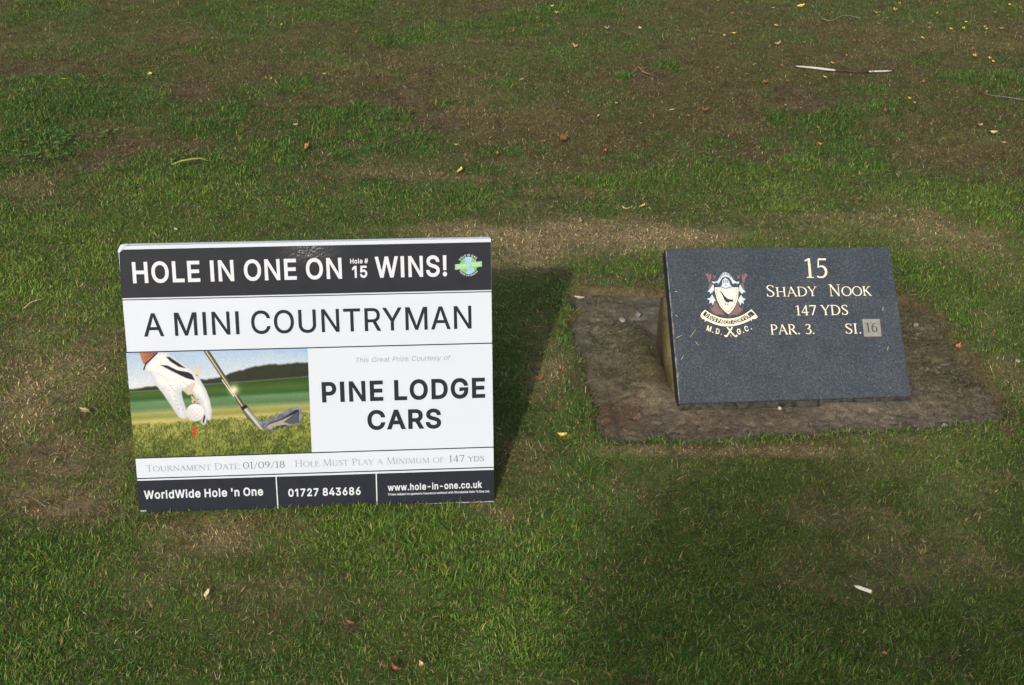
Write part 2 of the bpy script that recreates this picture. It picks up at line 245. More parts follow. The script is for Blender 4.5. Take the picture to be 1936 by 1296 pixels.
def field(x, y, L):
    f = np.zeros_like(x)
    # wobble the outlines so that no patch reads as an ellipse
    wx = (fbm(x, y, 0.22, 41, 3) - 0.5); wy = (fbm(x, y, 0.22, 57, 3) - 0.5)
    for cx, cy, rx, ry, v in L:
        m = (np.abs(x - cx) < 2.2 * rx + .05) & (np.abs(y - cy) < 2.2 * ry + .05)
        if not m.any(): continue
        dx = (x[m] - cx) / rx + wx[m] * 1.5; dy = (y[m] - cy) / ry + wy[m] * 1.5
        q = v * np.exp(-(dx * dx + dy * dy) ** 1.2 * 0.8)
        f[m] = f[m] + q * (1 - f[m]) if v > 0 else f[m]
    return f
FONT_SRC = "!196|67,160 63,509 132,509 128,160|98,-4 86,-3 75,1 66,9 58,18 54,29 52,41 54,53 58,64 66,73 75,80 86,85 98,86 110,85 121,80 130,73 138,64 142,53 143,41 142,29 138,18 130,9 121,1 110,-3;#440|242,0 326,509 377,509 294,0|10,140 19,192 400,192 391,140|64,0 147,509 198,509 115,0|40,316 49,368 429,368 421,316;'206|78,318 70,509 136,509 128,318;-453|337,244 337,188 114,188 114,244;.188|95,-4 83,-3 73,1 63,9 55,18 51,29 50,41 51,53 55,64 63,73 73,81 83,85 95,87 107,85 118,81 128,73 135,64 140,53 141,41 140,29 135,18 128,9 118,1 107,-3;0453|227,-7 191,-3 158,7 130,24 105,48 85,77 69,113 57,155 50,202 48,254 50,306 57,353 69,395 85,431 106,461 130,484 159,502 191,512 227,516 262,512 295,502 323,484 348,461 368,431 384,395 396,353 403,306 405,254 403,202 396,155 384,113 368,77 348,48 323,24 295,7 263,-3|227,50 250,52 271,60 290,74 306,92 320,116 330,144 338,176 342,213 344,254 342,295 338,332 330,365 320,393 306,416 290,435 271,449 250,457 227,460 203,457 182,449 163,435 147,416 134,393 123,365 115,332 111,295 109,254 111,213 115,176 123,144 134,116 147,92 163,74 182,60 203,52;1360|250,509 250,0 186,0 186,448 183,448 60,358 60,427 172,509;2453|64,0 64,47 234,229 282,282 311,327 320,371 319,389 315,405 308,419 298,431 287,441 273,449 224,460 205,458 188,454 172,447 159,438 148,427 139,413 132,398 128,381 127,362 66,362 68,391 75,418 86,442 102,464 121,482 143,496 168,507 196,513 225,516 254,513 281,507 306,497 328,482 346,465 361,445 372,423 379,398 381,372 371,318 336,259 267,180 153,60 153,57 389,57 389,0;3453|218,-7 188,-5 159,1 133,10 108,22 88,38 70,57 57,79 48,104 44,132 109,132 112,115 118,100 126,87 137,76 150,66 165,59 219,50 275,61 291,69 304,80 315,93 323,108 328,125 329,145 328,163 323,180 316,196 306,211 292,223 275,234 254,241 229,246 201,248 157,248 157,299 288,448 288,452 70,452 70,509 372,509 372,461 211,278 211,289 247,290 279,286 308,276 333,262 354,244 371,222 383,198 391,173 393,145 390,116 383,90 370,66 354,45 333,27 309,12 281,2 251,-5;4453|40,105 40,158 247,509 311,509 109,166 109,163 413,163 413,105|282,0 282,121 282,146 282,318 343,318 343,0;5453|221,-7 192,-5 165,1 140,11 118,25 99,41 83,60 71,82 63,105 60,130 122,130 125,115 130,102 138,89 173,60 221,50 241,51 259,56 276,64 291,75 304,89 314,104 322,122 326,141 328,162 326,183 321,203 314,221 303,237 290,251 275,262 257,270 238,275 218,277 167,268 128,246 67,253 96,509 366,509 366,452 151,452 134,301 136,301 178,325 229,334 252,332 274,328 294,321 313,311 330,299 345,285 358,269 370,251 379,231 386,210 390,187 391,163 388,132 381,102 369,76 352,52 332,32 309,15 282,3 253,-4;6453|226,-7 196,-4 168,3 142,15 119,31 100,51 84,74 73,101 66,130 64,162 65,187 71,212 80,239 137,340 252,509 322,509 151,261 145,261 165,288 196,307 235,314 265,312 291,305 316,295 337,280 355,262 370,240 380,215 387,187 389,157 387,127 379,98 368,73 352,50 333,30 310,14 284,3 257,-4|226,48 245,50 263,55 279,63 293,73 304,86 314,101 322,119 326,137 327,157 326,178 322,196 314,213 304,228 293,241 279,251 263,259 245,264 226,265 207,264 190,259 174,252 160,241 148,229 138,214 131,197 126,179 125,158 126,138 131,119 138,102 148,86 160,73 174,63 190,55 207,50;7453|97,0 323,448 323,452 62,452 62,509 391,509 391,449 165,0;8453|226,-7 193,-5 163,1 136,11 111,25 91,42 74,62 62,84 54,109 52,135 53,156 58,176 65,195 75,212 87,228 101,241 117,252 134,260 153,265 153,267 129,276 109,289 93,308 80,330 73,354 70,380 73,405 79,429 90,450 106,469 124,485 146,498 170,508 197,514 226,516 255,514 282,508 306,498 328,485 346,469 361,450 373,429 379,405 382,380 379,354 372,330 359,308 343,289 323,276 300,267 300,265 319,260 335,252 351,241 365,228 377,212 387,195 395,176 399,156 401,135 398,109 391,84 378,62 362,42 341,25 317,11 289,1 259,-5|226,49 248,50 267,54 285,60 300,69 313,79 323,91 331,106 335,121 337,139 335,157 330,173 322,189 312,202 298,213 283,223 265,230 247,234 226,235 206,234 187,230 169,223 154,213 140,202 130,189 122,173 117,157 115,139 117,121 121,106 129,91 139,79 152,69 167,60 185,54 205,50|226,290 274,300 287,308 298,318 307,330 314,344 318,359 319,376 318,392 314,407 308,420 299,432 288,442 275,449 226,460 177,449 164,442 153,432 145,420 138,407 134,392 133,376 134,359 138,344 145,330 154,318 165,308 178,300;9453|226,516 256,513 285,506 310,494 333,478 352,458 368,434 380,408 387,378 389,347 387,322 382,296 373,270 315,168 200,0 130,0 301,248 307,248 287,221 257,202 218,195 188,197 161,203 137,214 116,229 98,247 83,269 72,294 66,321 64,352 66,382 73,411 85,436 101,459 120,479 143,494 168,506 196,513|226,460 207,459 190,454 174,446 160,435 148,423 138,407 131,390 127,372 125,352 127,331 131,313 138,295 148,280 160,268 174,257 190,250 207,245 226,243 245,245 263,249 279,257 293,267 305,280 314,295 322,312 326,330 327,350 326,371 322,390 314,407 305,422 293,435 279,446 263,454 245,459;A480|16,0 201,509 276,509 463,0 395,0 287,302 264,372 232,478 245,478 213,371 191,302 85,0|110,142 110,199 370,199 370,142;C510|267,-7 225,-3 186,7 150,25 119,49 92,79 70,115 53,157 44,203 40,254 44,305 53,352 70,393 92,429 119,459 150,484 186,501 225,512 267,516 340,504 362,496 383,485 402,471 419,456 435,438 448,418 459,397 467,373 473,348 408,348 389,395 357,428 315,449 267,456 237,453 209,445 184,432 161,414 141,391 125,364 113,332 106,295 103,254 106,213 113,177 125,145 141,117 161,94 184,76 210,63 237,56 267,53 315,60 357,81 389,114 408,160 473,160 467,135 459,112 448,91 435,71 420,53 402,38 383,24 363,13 341,5 317,-2 293,-6;D502|219,0 96,0 96,57 215,57 254,60 288,68 318,81 343,99 363,122 379,149 390,181 397,216 399,255 397,294 390,329 379,361 364,388 344,410 320,428 291,441 258,449 221,452 93,452 93,509 225,509 273,505 315,495 353,478 385,455 412,426 433,391 449,351 458,306 462,255 458,205 449,159 433,119 411,83 384,54 351,31 312,14 268,3|125,509 125,0 60,0 60,509;E419|60,0 60,509 372,509 372,452 125,452 125,286 355,286 355,229 125,229 125,57 375,57 375,0;G520|269,-7 225,-3 185,7 149,25 118,49 91,79 69,116 53,157 43,203 40,254 43,305 53,352 69,393 91,429 117,459 149,484 184,501 223,512 265,516 291,514 316,510 340,504 363,494 384,483 403,469 421,453 436,436 449,416 460,395 468,373 474,349 408,349 387,393 356,427 315,448 265,456 236,453 209,445 183,432 160,414 141,392 125,364 113,332 106,295 103,254 106,213 113,177 125,145 141,117 161,95 184,76 210,63 238,56 269,53 296,55 322,61 345,71 365,85 382,102 396,123 407,147 413,173 415,202 434,199 283,199 283,256 478,256 478,200 475,160 466,124 451,91 431,62 406,38 377,19 344,5 308,-4;H517|60,0 60,509 125,509 125,289 392,289 392,509 457,509 457,0 392,0 392,232 125,232 125,0;I196|64,0 64,509 133,509 133,0;L393|60,0 60,509 125,509 125,57 361,57 361,0;M628|60,0 60,509 152,509 277,187 287,159 299,123 311,84 322,49 307,49 318,83 330,121 342,158 352,187 476,509 568,509 568,0 504,0 504,291 504,327 505,369 506,413 507,457 513,457 498,409 482,363 467,322 456,291 342,0 286,0 170,291 159,321 145,361 129,408 112,457 119,457 120,416 121,372 122,328 122,291 122,0;N523|60,0 60,509 130,509 400,98 400,509 463,509 463,0 394,0 124,411 124,0;O533|267,-7 225,-3 186,7 150,25 119,49 92,79 70,115 53,157 44,203 40,254 44,305 53,352 70,393 92,429 119,459 150,484 186,501 225,512 267,516 309,512 348,501 384,484 415,459 442,429 464,393 480,352 490,305 493,254 490,203 480,157 464,115 442,79 415,49 384,25 348,7 309,-3|267,53 296,55 324,63 349,76 372,94 392,116 408,144 420,176 428,213 430,254 428,295 420,332 408,365 392,392 372,415 349,433 324,446 296,453 267,456 237,453 210,445 184,433 161,415 142,392 125,364 113,332 106,295 103,254 106,213 113,176 125,144 142,117 161,94 184,76 210,63 237,55;P445|60,0 60,509 235,509 272,506 305,499 332,487 356,471 375,452 390,430 400,404 407,377 409,348 407,318 400,291 390,265 375,243 356,223 332,207 305,195 272,188 235,186 109,186 109,242 233,242 257,244 279,248 297,256 312,266 324,279 333,294 339,310 343,328 344,348 343,367 339,385 333,402 324,416 312,428 297,439 279,446 257,451 232,452 125,452 125,0;R449|60,0 60,509 236,509 273,506 305,500 333,489 356,473 376,455 390,433 401,408 407,381 409,352 407,323 401,296 390,271 376,250 356,232 333,217 305,206 273,200 236,198 96,198 96,255 234,255 258,256 280,260 298,267 313,276 325,287 334,300 340,316 344,333 345,352 344,371 340,389 334,405 325,419 313,430 298,440 279,446 258,451 233,452 125,452 125,0|353,0 230,229 303,229 428,0;S447|224,-9 188,-7 156,-1 128,9 102,23 81,40 64,60 51,83 42,109 38,137 104,137 108,118 114,102 123,88 136,76 150,66 166,59 224,49 246,50 267,54 286,60 303,69 317,79 329,92 338,106 344,122 346,139 344,154 340,168 332,179 296,205 245,222 184,239 145,253 112,269 86,289 67,313 56,341 52,372 54,400 62,425 75,448 92,468 113,484 138,498 165,508 195,514 227,516 259,514 289,508 316,498 340,484 360,468 377,449 390,427 398,403 401,378 337,378 332,402 320,421 302,437 280,449 254,456 225,459 204,457 185,454 167,448 152,440 139,430 129,418 121,405 117,391 115,376 117,359 122,345 131,334 169,308 212,293 264,279 312,264 359,238 395,198 402,180 407,161 408,139 406,112 399,87 386,64 370,43 349,25 323,11 294,0 261,-7;T449|32,452 32,509 417,509 417,452 257,452 257,0 193,0 193,452;U517|259,-8 220,-6 186,2 154,15 126,33 103,55 85,80 71,108 63,140 60,173 60,509 124,509 124,178 126,155 132,133 141,113 153,95 169,80 187,68 208,59 232,53 259,52 285,53 309,59 331,68 349,80 364,95 377,113 385,133 391,155 393,178 393,509 457,509 457,173 454,140 446,108 433,80 414,55 391,33 363,15 332,2 297,-6;V480|204,0 16,509 84,509 192,206 215,137 248,31 235,31 267,138 290,206 395,509 463,509 278,0;W686|155,0 16,509 82,509 163,196 175,145 187,94 197,40 189,40 200,94 211,145 224,196 306,509 380,509 462,196 474,145 486,94 497,40 488,40 499,94 510,145 523,196 603,509 670,509 530,0 455,0 368,323 351,391 336,475 350,475 335,395 318,323 230,0;Y472|203,0 203,208 16,509 91,509 192,344 222,292 250,230 224,230 251,293 280,344 381,509 455,509 268,208 268,0;Z438|42,0 42,46 273,385 306,431 341,476 348,454 285,452 223,452 40,452 40,509 397,509 397,462 169,129 134,81 97,33 90,54 152,57 214,57 399,57 399,0;a389|160,-9 137,-7 115,-3 94,5 76,15 60,29 48,45 38,63 32,84 30,108 32,128 36,146 43,161 53,174 64,184 78,193 125,211 178,220 234,227 265,235 271,240 274,246 276,255 276,257 267,297 240,322 196,331 149,322 118,301 100,274 41,291 51,313 64,331 79,346 95,358 114,368 133,375 194,384 239,379 286,360 300,350 312,336 322,320 330,301 335,278 337,251 337,0 277,0 277,52 272,52 252,25 215,1|170,45 192,47 211,51 228,59 242,68 254,80 263,93 270,108 274,122 276,138 276,190 259,182 231,176 200,171 175,168 134,159 103,139 97,130 93,118 92,105 102,72 130,52;b424|229,-8 208,-7 189,-3 172,4 138,31 118,59 112,59 112,0 53,0 53,509 114,509 114,319 118,319 137,346 171,373 188,379 207,383 229,384 259,382 287,374 313,361 335,342 354,320 370,293 381,261 388,227 390,189 388,151 381,116 370,84 355,57 336,34 313,16 288,3 260,-6|220,47 242,49 262,55 279,66 294,80 306,97 316,117 323,139 327,163 328,189 327,215 323,239 316,261 307,281 295,298 280,311 262,322 243,328 220,330 198,328 178,322 161,312 147,299 134,282 125,263 118,241 114,216 113,189 114,162 118,138 125,115 135,95 147,78 162,65 179,55 198,49;c396|207,-8 174,-5 144,3 117,16 93,35 72,58 56,85 44,116 37,150 34,187 37,225 44,260 56,291 72,318 93,341 117,360 144,374 174,382 207,384 260,377 305,356 340,322 362,277 303,262 290,289 270,311 242,325 207,330 184,328 163,321 145,310 130,296 118,278 108,258 102,236 98,212 96,187 98,163 102,139 108,117 118,97 130,80 145,66 163,55 184,49 207,46 243,52 271,66 292,89 304,117 363,102 341,56 306,21 261,-1;d424|195,-8 165,-6 137,3 111,16 89,34 70,57 55,84 43,116 36,151 34,189 36,227 43,261 55,293 70,320 89,342 112,361 137,374 165,382 196,384 218,383 237,379 253,373 287,346 306,319 311,319 311,509 372,509 372,0 313,0 313,59 307,59 287,31 252,4 236,-3 217,-7|205,47 226,49 246,55 263,65 278,78 290,95 299,115 306,138 310,162 312,189 310,216 306,241 300,263 290,282 278,299 263,312 246,322 227,328 205,330 182,328 162,322 145,311 130,298 118,281 108,261 102,239 98,215 96,189 98,163 102,139 109,117 118,97 130,80 145,66 162,55 182,49;e404|212,-8 177,-5 145,3 117,16 92,35 72,58 56,85 44,116 37,150 34,187 36,224 44,258 55,290 71,317 91,340 115,359 142,373 172,382 205,384 266,374 285,366 303,355 319,341 334,324 347,305 357,282 365,256 370,227 371,194 371,169 75,169 75,221 338,221 310,202 308,226 304,248 298,269 288,286 277,301 263,314 246,323 227,328 205,330 183,328 164,323 146,313 131,301 119,286 109,270 102,251 97,231 96,211 96,178 98,151 102,127 110,106 121,88 135,73 151,61 169,53 190,48 212,46 254,53 285,73 306,105 365,91 358,72 348,55 335,39 320,26 302,14 283,4 261,-3 237,-7;f254|228,379 228,327 6,327 6,379|81,0 81,432 82,452 87,470 96,486 107,499 120,510 135,519 187,530 222,527 243,521 227,468 215,472 195,474 178,472 164,468 154,460 147,449 143,435 142,419 142,0;h410|114,227 114,0 53,0 53,509 114,509 114,287 102,287 116,319 132,344 152,362 175,374 200,382 227,384 252,383 275,377 295,369 313,356 328,340 341,321 350,298 355,271 357,240 357,0 296,0 296,235 293,263 286,286 273,304 256,318 235,326 210,329 192,328 176,324 161,317 147,308 136,297 126,283 119,266 115,248;i167|53,0 53,379 114,379 114,0|84,443 73,444 63,448 54,455 47,463 43,472 41,483 43,494 47,504 54,512 63,518 73,522 84,524 95,522 105,518 114,512 121,504 125,494 126,483 125,472 121,463 114,455 105,448 95,444;j167|53,379 114,379 114,-30 112,-52 108,-72 102,-90 92,-106 80,-119 65,-129 47,-137 27,-141 4,-143 -10,-143 -10,-87 2,-87 18,-85 31,-80 40,-72 47,-61 51,-46 53,-29|83,443 72,444 62,448 53,455 47,463 42,472 41,483 42,494 47,504 53,512 62,518 72,522 83,524 95,522 105,518 114,512 120,504 125,494 126,483 125,472 120,463 114,455 105,448 95,444;k381|110,137 110,212 121,212 284,379 360,379 184,199 177,199|53,0 53,509 114,509 114,0|294,0 148,186 191,229 372,0;l184|60,0 60,509 121,509 121,0;n410|114,227 114,0 53,0 53,379 112,379 112,287 102,287 116,319 132,344 152,362 175,374 200,382 227,384 252,383 275,377 295,369 313,356 328,340 341,321 350,298 355,271 357,240 357,0 296,0 296,235 293,263 286,286 273,304 256,318 235,326 210,329 192,328 176,324 161,317 147,308 136,297 126,283 119,266 115,248;o415|207,-8 174,-5 144,3 117,16 93,35 72,58 56,85 44,116 37,150 34,187 37,225 44,260 56,291 72,318 93,341 117,360 144,374 174,382 207,384 241,382 271,374 299,360 323,341 343,318 359,291 371,260 379,225 381,187 379,150 371,116 359,85 343,58 323,35 299,16 271,3 241,-5|207,46 231,49 252,55 270,66 285,80 298,97 307,117 314,139 318,163 319,187 318,212 314,236 307,258 298,278 285,296 270,310 252,321 231,328 207,330 184,328 163,321 145,310 130,296 118,278 108,258 102,236 98,212 96,187 98,163 102,139 108,117 118,97 130,80 145,66 163,55 184,49;p424|53,-143 53,379 112,379 112,319 118,319 137,346 171,373 188,379 207,383 229,384 259,382 287,374 313,361 335,342 354,320 370,293 381,261 388,227 390,189 388,151 381,116 370,84 355,57 336,34 313,16 288,3 260,-6 229,-8 208,-7 189,-3 173,4 138,31 118,59 114,59 114,-143|220,47 242,49 262,55 279,66 294,80 306,97 316,117 323,139 327,163 328,189 327,215 323,239 316,261 307,281 295,298 280,311 262,322 243,328 220,330 198,328 178,322 161,312 147,299 134,282 125,263 118,241 114,216 113,189 114,162 118,138 125,115 135,95 147,78 162,65 179,55 198,49;r259|53,0 53,379 112,379 112,321 115,321 124,339 137,354 152,367 171,377 191,383 213,385 229,384 243,384 243,322 230,324 207,326 190,324 174,321 159,315 146,306 135,296 126,284 119,269 115,254 114,237 114,0;s365|182,-8 157,-7 133,-3 112,3 93,12 76,24 62,38 50,54 41,73 36,94 94,107 101,87 111,72 124,60 141,52 160,47 181,45 206,47 227,53 244,62 258,74 265,88 268,103 266,115 262,126 254,136 243,144 229,150 212,155 149,170 118,180 92,192 72,208 58,227 50,249 47,274 49,295 55,314 65,332 79,347 95,360 115,370 137,378 161,383 187,384 212,383 234,379 254,372 271,363 286,352 299,339 324,290 268,277 262,291 254,304 243,316 228,325 210,331 187,333 166,331 147,326 131,317 119,305 111,292 109,277 110,264 115,253 124,243 172,223 229,209 261,200 287,187 306,171 320,153 328,131 331,107 329,85 323,65 312,47 298,31 281,18 260,6 236,-2 210,-7;t227|204,379 204,327 6,327 6,379|65,471 126,471 126,98 127,83 130,70 136,61 144,55 156,51 170,50 185,51 202,54 213,2 192,-3 168,-4 138,-1 113,7 92,21 77,41 68,64 65,93;u410|182,-5 158,-3 135,2 115,11 97,23 82,39 69,59 60,82 54,109 53,139 53,379 114,379 114,144 116,117 124,94 137,75 154,61 175,53 200,50 218,51 234,55 249,62 263,71 274,83 283,97 290,113 295,132 296,153 296,379 357,379 357,0 298,0 298,92 307,92 294,60 277,35 257,17 234,5 209,-3;w567|138,0 23,379 87,379 133,214 154,137 175,41 165,41 186,135 206,214 252,379 316,379 362,214 382,136 402,41 391,41 413,135 434,214 480,379 545,379 429,0 368,0 319,172 305,225 291,280 277,338 291,338 277,280 263,225 248,172 199,0;y389|47,-139 61,-86 71,-87 104,-89 130,-74 151,-36 163,-1 17,379 84,379 165,155 187,87 206,21 184,21 202,87 224,155 305,379 371,379 204,-58 177,-107 139,-136 91,-145 65,-143;z380|42,0 42,46 254,320 254,323 48,323 48,379 333,379 333,331 126,60 126,56 339,56 339,0; 188"
# ------------------------------------------------------------------ ground sheet
def ground_material():
    m = bpy.data.materials.new('turf_soil'); m.use_nodes = True
    n = m.node_tree.nodes; l = m.node_tree.links; p = n['Principled BSDF']
    p.inputs['Roughness'].default_value = 0.95; p.inputs['Specular IOR Level'].default_value = 0.15
    tc = n.new('ShaderNodeTexCoord')
    def noise(sc, det=6, rough=.6):
        z = n.new('ShaderNodeTexNoise'); z.inputs['Scale'].default_value = sc; z.inputs['Detail'].default_value = det; z.inputs['Roughness'].default_value = rough
        l.new(tc.outputs['Object'], z.inputs['Vector']); return z
    def ramp(src, stops):
        r = n.new('ShaderNodeValToRGB')
        while len(r.color_ramp.elements) < len(stops): r.color_ramp.elements.new(0.5)
        for e, (pos, c) in zip(r.color_ramp.elements, stops): e.position = pos; e.color = (*c, 1)
        l.new(src, r.inputs[0]); return r
    grit = noise(11, 4, .6)
    soil = ramp(noise(75, 12, .85).outputs[0], [(.30, (.034, .025, .013)), (.46, (.095, .072, .038)), (.56, (.16, .125, .066)), (.68, (.28, .22, .125))])
    turf = ramp(noise(38, 10, .8).outputs[0], [(.3, (.025, .055, .007)), (.48, (.062, .115, .016)), (.6, (.115, .15, .030)), (.72, (.23, .22, .08))])
    a = n.new('ShaderNodeAttribute'); a.attribute_name = 'turf'
    mx = n.new('ShaderNodeMix'); mx.data_type = 'RGBA'
    l.new(a.outputs['Fac'], mx.inputs[0]); l.new(soil.outputs[0], mx.inputs[6]); l.new(turf.outputs[0], mx.inputs[7])
    st = n.new('ShaderNodeAttribute'); st.attribute_name = 'straw'
    sr = ramp(noise(60, 10, .8).outputs[0], [(.3, (.10, .075, .04)), (.48, (.26, .205, .115)), (.6, (.38, .31, .18)), (.72, (.52, .44, .29))])
    ms = n.new('ShaderNodeMix'); ms.data_type = 'RGBA'
    l.new(st.outputs['Fac'], ms.inputs[0]); l.new(mx.outputs[2], ms.inputs[6]); l.new(sr.outputs[0], ms.inputs[7]); mx = ms
    gr = ramp(grit.outputs[0], [(.36, (.72, .70, .68)), (.62, (1.15, 1.13, 1.1))])
    mu = n.new('ShaderNodeMix'); mu.data_type = 'RGBA'; mu.blend_type = 'MULTIPLY'; mu.inputs[0].default_value = 1
    l.new(mx.outputs[2], mu.inputs[6]); l.new(gr.outputs[0], mu.inputs[7]); l.new(mu.outputs[2], p.inputs['Base Color'])
    b = n.new('ShaderNodeBump'); b.inputs['Strength'].default_value = 0.9; b.inputs['Distance'].default_value = 0.012
    l.new(noise(90, 8, .75).outputs[0], b.inputs['Height']); l.new(b.outputs[0], p.inputs['Normal'])
    return m

fx = np.arange(-4.6, 4.6001, 0.024)
g = 4.6 + np.cumsum(0.03 * 1.16 ** np.arange(1, 40)); gx = np.concatenate([-g[::-1], fx, g])
fy = np.arange(0.8, 9.2001, 0.024)
gy = np.concatenate([(0.8 - np.cumsum(0.03 * 1.16 ** np.arange(1, 40)))[::-1], fy, 9.2 + np.cumsum(0.03 * 1.16 ** np.arange(1, 40))])
GX, GY = np.meshgrid(gx, gy)
GZ = terrain(GX, GY)
bare_g = field(GX, GY, BARE)
GZ = GZ + (fbm(GX, GY, 0.05, 77, 2) - 0.62) * 0.012 * bare_g
nx, ny = len(gx), len(gy)
me = bpy.data.meshes.new('ground')
me.vertices.add(nx * ny); me.vertices.foreach_set('co', np.stack([GX, GY, GZ], -1).ravel())
ii = (np.arange(ny - 1)[:, None] * nx + np.arange(nx - 1)[None, :]).ravel()
quads = np.stack([ii, ii + 1, ii + 1 + nx, ii + nx], -1)
me.loops.add(quads.size); me.polygons.add(len(quads))
me.loops.foreach_set('vertex_index', quads.ravel()); me.polygons.foreach_set('loop_start', np.arange(len(quads)) * 4)
me.polygons.foreach_set('use_smooth', np.ones(len(quads), bool))
me.update(calc_edges=True)
straw_g = field(GX, GY, STRAW)
at = me.attributes.new('straw', 'FLOAT', 'POINT'); at.data.foreach_set('value', (straw_g * (1 - .85 * sstep(4.0, 5.4, GY))).ravel())
at = me.attributes.new('turf', 'FLOAT', 'POINT')
inner = sstep(0.3, -0.2, np.maximum(np.abs(GX) - 4.2, np.maximum(1.1 - GY, GY - 8.7)))
at.data.foreach_set('value', (inner * (0.85 - .35 * sstep(4.0, 5.4, GY)) * (1 - bare_g) * sstep(-.01, .09, base_dist(GX, GY)) + (1 - inner)).ravel())
me.materials.append(ground_material())
ground = link(bpy.data.objects.new('ground', me))
tag(ground, kind='structure')

# ------------------------------------------------------------------ grass (uncountable: two sheets of blades)
M_GRASS = mat_attr('grass_blade', rough=0.55, spec=0.35, transl=0.33)

def blade_mesh(name, x, y, L, W, az, t1, t2, col, z0=None):
    n = len(x); z = terrain(x, y) - 0.003 if z0 is None else z0
    ca, sa = np.cos(az), np.sin(az)
    l1 = L * 0.5; l2 = L * 0.5
    h1 = l1 * np.sin(t1); v1 = l1 * np.cos(t1); h2 = l2 * np.sin(t2); v2 = l2 * np.cos(t2)
    tw = az + np.pi / 2 + RNG.normal(0, 0.5, n)
    sx, sy = np.cos(tw), np.sin(tw)
    V = np.empty((n, 5, 3))
    bx, by = x, y; mx_, my_ = x + ca * h1, y + sa * h1; tx, ty = mx_ + ca * h2, my_ + sa * h2
    zb, zm = z, z + v1; zt = np.maximum(zm + v2, z + 0.002)
    for k, (px, py, pz, s) in enumerate(((bx, by, zb, -.42), (bx, by, zb, .42), (mx_, my_, zm, .5), (mx_, my_, zm, -.5))):
        V[:, k, 0] = px + sx * W * s; V[:, k, 1] = py + sy * W * s; V[:, k, 2] = pz
    V[:, 4, 0] = tx; V[:, 4, 1] = ty; V[:, 4, 2] = zt
    me = bpy.data.meshes.new(name)
    me.vertices.add(n * 5); me.vertices.foreach_set('co', V.astype(np.float32).ravel())
    b = (np.arange(n) * 5)[:, None]
    idx = (b + np.array([[0, 1, 2, 3, 3, 2, 4]])).ravel()
    me.loops.add(n * 7); me.polygons.add(n * 2)
    me.loops.foreach_set('vertex_index', idx.astype(np.int32))
    ls = ((np.arange(n) * 7)[:, None] + np.array([[0, 4]])).ravel()
    me.polygons.foreach_set('loop_start', ls.astype(np.int32))
    me.update(calc_edges=True)
    c = np.ones((n, 5, 4), np.float32); c[:, :, :3] = col[:, None, :]
    at = me.attributes.new('Col', 'FLOAT_COLOR', 'POINT'); at.data.foreach_set('color', c.ravel())
    me.materials.append(M_GRASS)
    return link(bpy.data.objects.new(name, me))

def scatter(y0, y1, dens, margin=1.05):
    # the view widens with distance; keep a margin all round for a step to the side
    xm = 0.55 * y1 * 0.80 + margin
    n = int((y1 - y0) * 2 * xm * dens)
    x = RNG.uniform(-xm, xm, n); y = RNG.uniform(y0, y1, n)
    k = np.abs(x) < 0.405 * np.hypot(y, 0.9) + margin
    k &= (np.abs(x) < 0.405 * np.hypot(y, 0.9) + .45) | (RNG.random(n) < .55)
    return x[k], y[k]

def lerp(a, b, t): return a * (1 - t)[:, None] + b * t[:, None]
C = lambda *c: np.array([c])

BANDS = [(1.35, 1.9, 18000), (1.9, 2.6, 80000), (2.6, 3.3, 68000), (3.3, 4.2, 52000), (4.2, 5.2, 40000), (5.2, 6.4, 36000), (6.4, 8.6, 27000)]
GR = float(globals().get('GRASS_DENS', 1.0))
xs, ys = [], []
for y0, y1, d in BANDS:
    a, b = scatter(y0, y1, d * GR); xs.append(a); ys.append(b)
X = np.concatenate(xs); Y = np.concatenate(ys)
bd = base_dist(X, Y)
keep = bd > RNG.uniform(-0.030, 0.012, len(X)) + 0.004 + 0.015 * (fbm(X, Y, 0.08, 91, 2) - .3) * (Y > 3.2)
X, Y = X[keep], Y[keep]
# grass is trodden flat right under the board's foot
LU = field(X, Y, LUSH); BA = field(X, Y, BARE); ST = field(X, Y, STRAW)
nz1 = fbm(X, Y, 0.34, 101, 4); nz2 = fbm(X, Y, 0.07, 103, 3); nz3 = fbm(X, Y, 0.9, 107, 2); nz4 = fbm(X, Y, 0.035, 109, 2)
bank = sstep(4.0, 5.4, Y); ST = ST * (1 - .55 * bank)
green = 0.84 - 0.47 * bank + LU * (0.22 + 0.10 * bank + 0.66 * nz2) - 0.72 * ST - (0.42 - .14 * bank) * BA + (nz1 - .5) * (0.65 + 0.85 * bank) + (nz3 - .5) * .45 + (nz2 - .5) * 0.7 + (nz4 - .5) * 0.45
green = np.clip(green, 0.03, 0.97)
# bare ground and worn ground carry fewer blades
pk = np.clip(1.0 - 0.60 * sstep(.35, .95, BA + (nz2 - .5) * .9 + (nz4 - .5) * .6) - 0.12 * bank * sstep(.5, .1, green), np.where(bank > .5, .85, .35), 1)
keep = RNG.random(len(X)) < pk
X, Y, LU, BA, ST, green, nz1, nz2, nz3, nz4, bank = [a[keep] for a in (X, Y, LU, BA, ST, green, nz1, nz2, nz3, nz4, bank)]
n = len(X)
isg = RNG.random(n) < sstep(0.06, 0.92, green)
YE = field(X, Y, YELLOW)
lush = np.clip(LU * (0.35 + 1.1 * nz2) + (nz2 - .55) * .7, 0, 1) * isg
dist = np.hypot(Y, CAM_H)
L = (0.009 + 0.010 * RNG.random(n) + lush * (0.004 + 0.014 * RNG.random(n))) * (1 + 0.15 * bank) * np.where(isg, 1, 1 - .45 * np.clip(BA, 0, 1))
W = (0.0010 + 0.0011 * RNG.random(n) + 0.0005 * lush) * np.clip(dist / 3.4, 0.9, 1.15)
W = np.where(RNG.random(n) < .07, W * 1.7, W); L = np.where(RNG.random(n) < .025, L * 1.9, L)
az = RNG.uniform(0, 2 * np.pi, n)
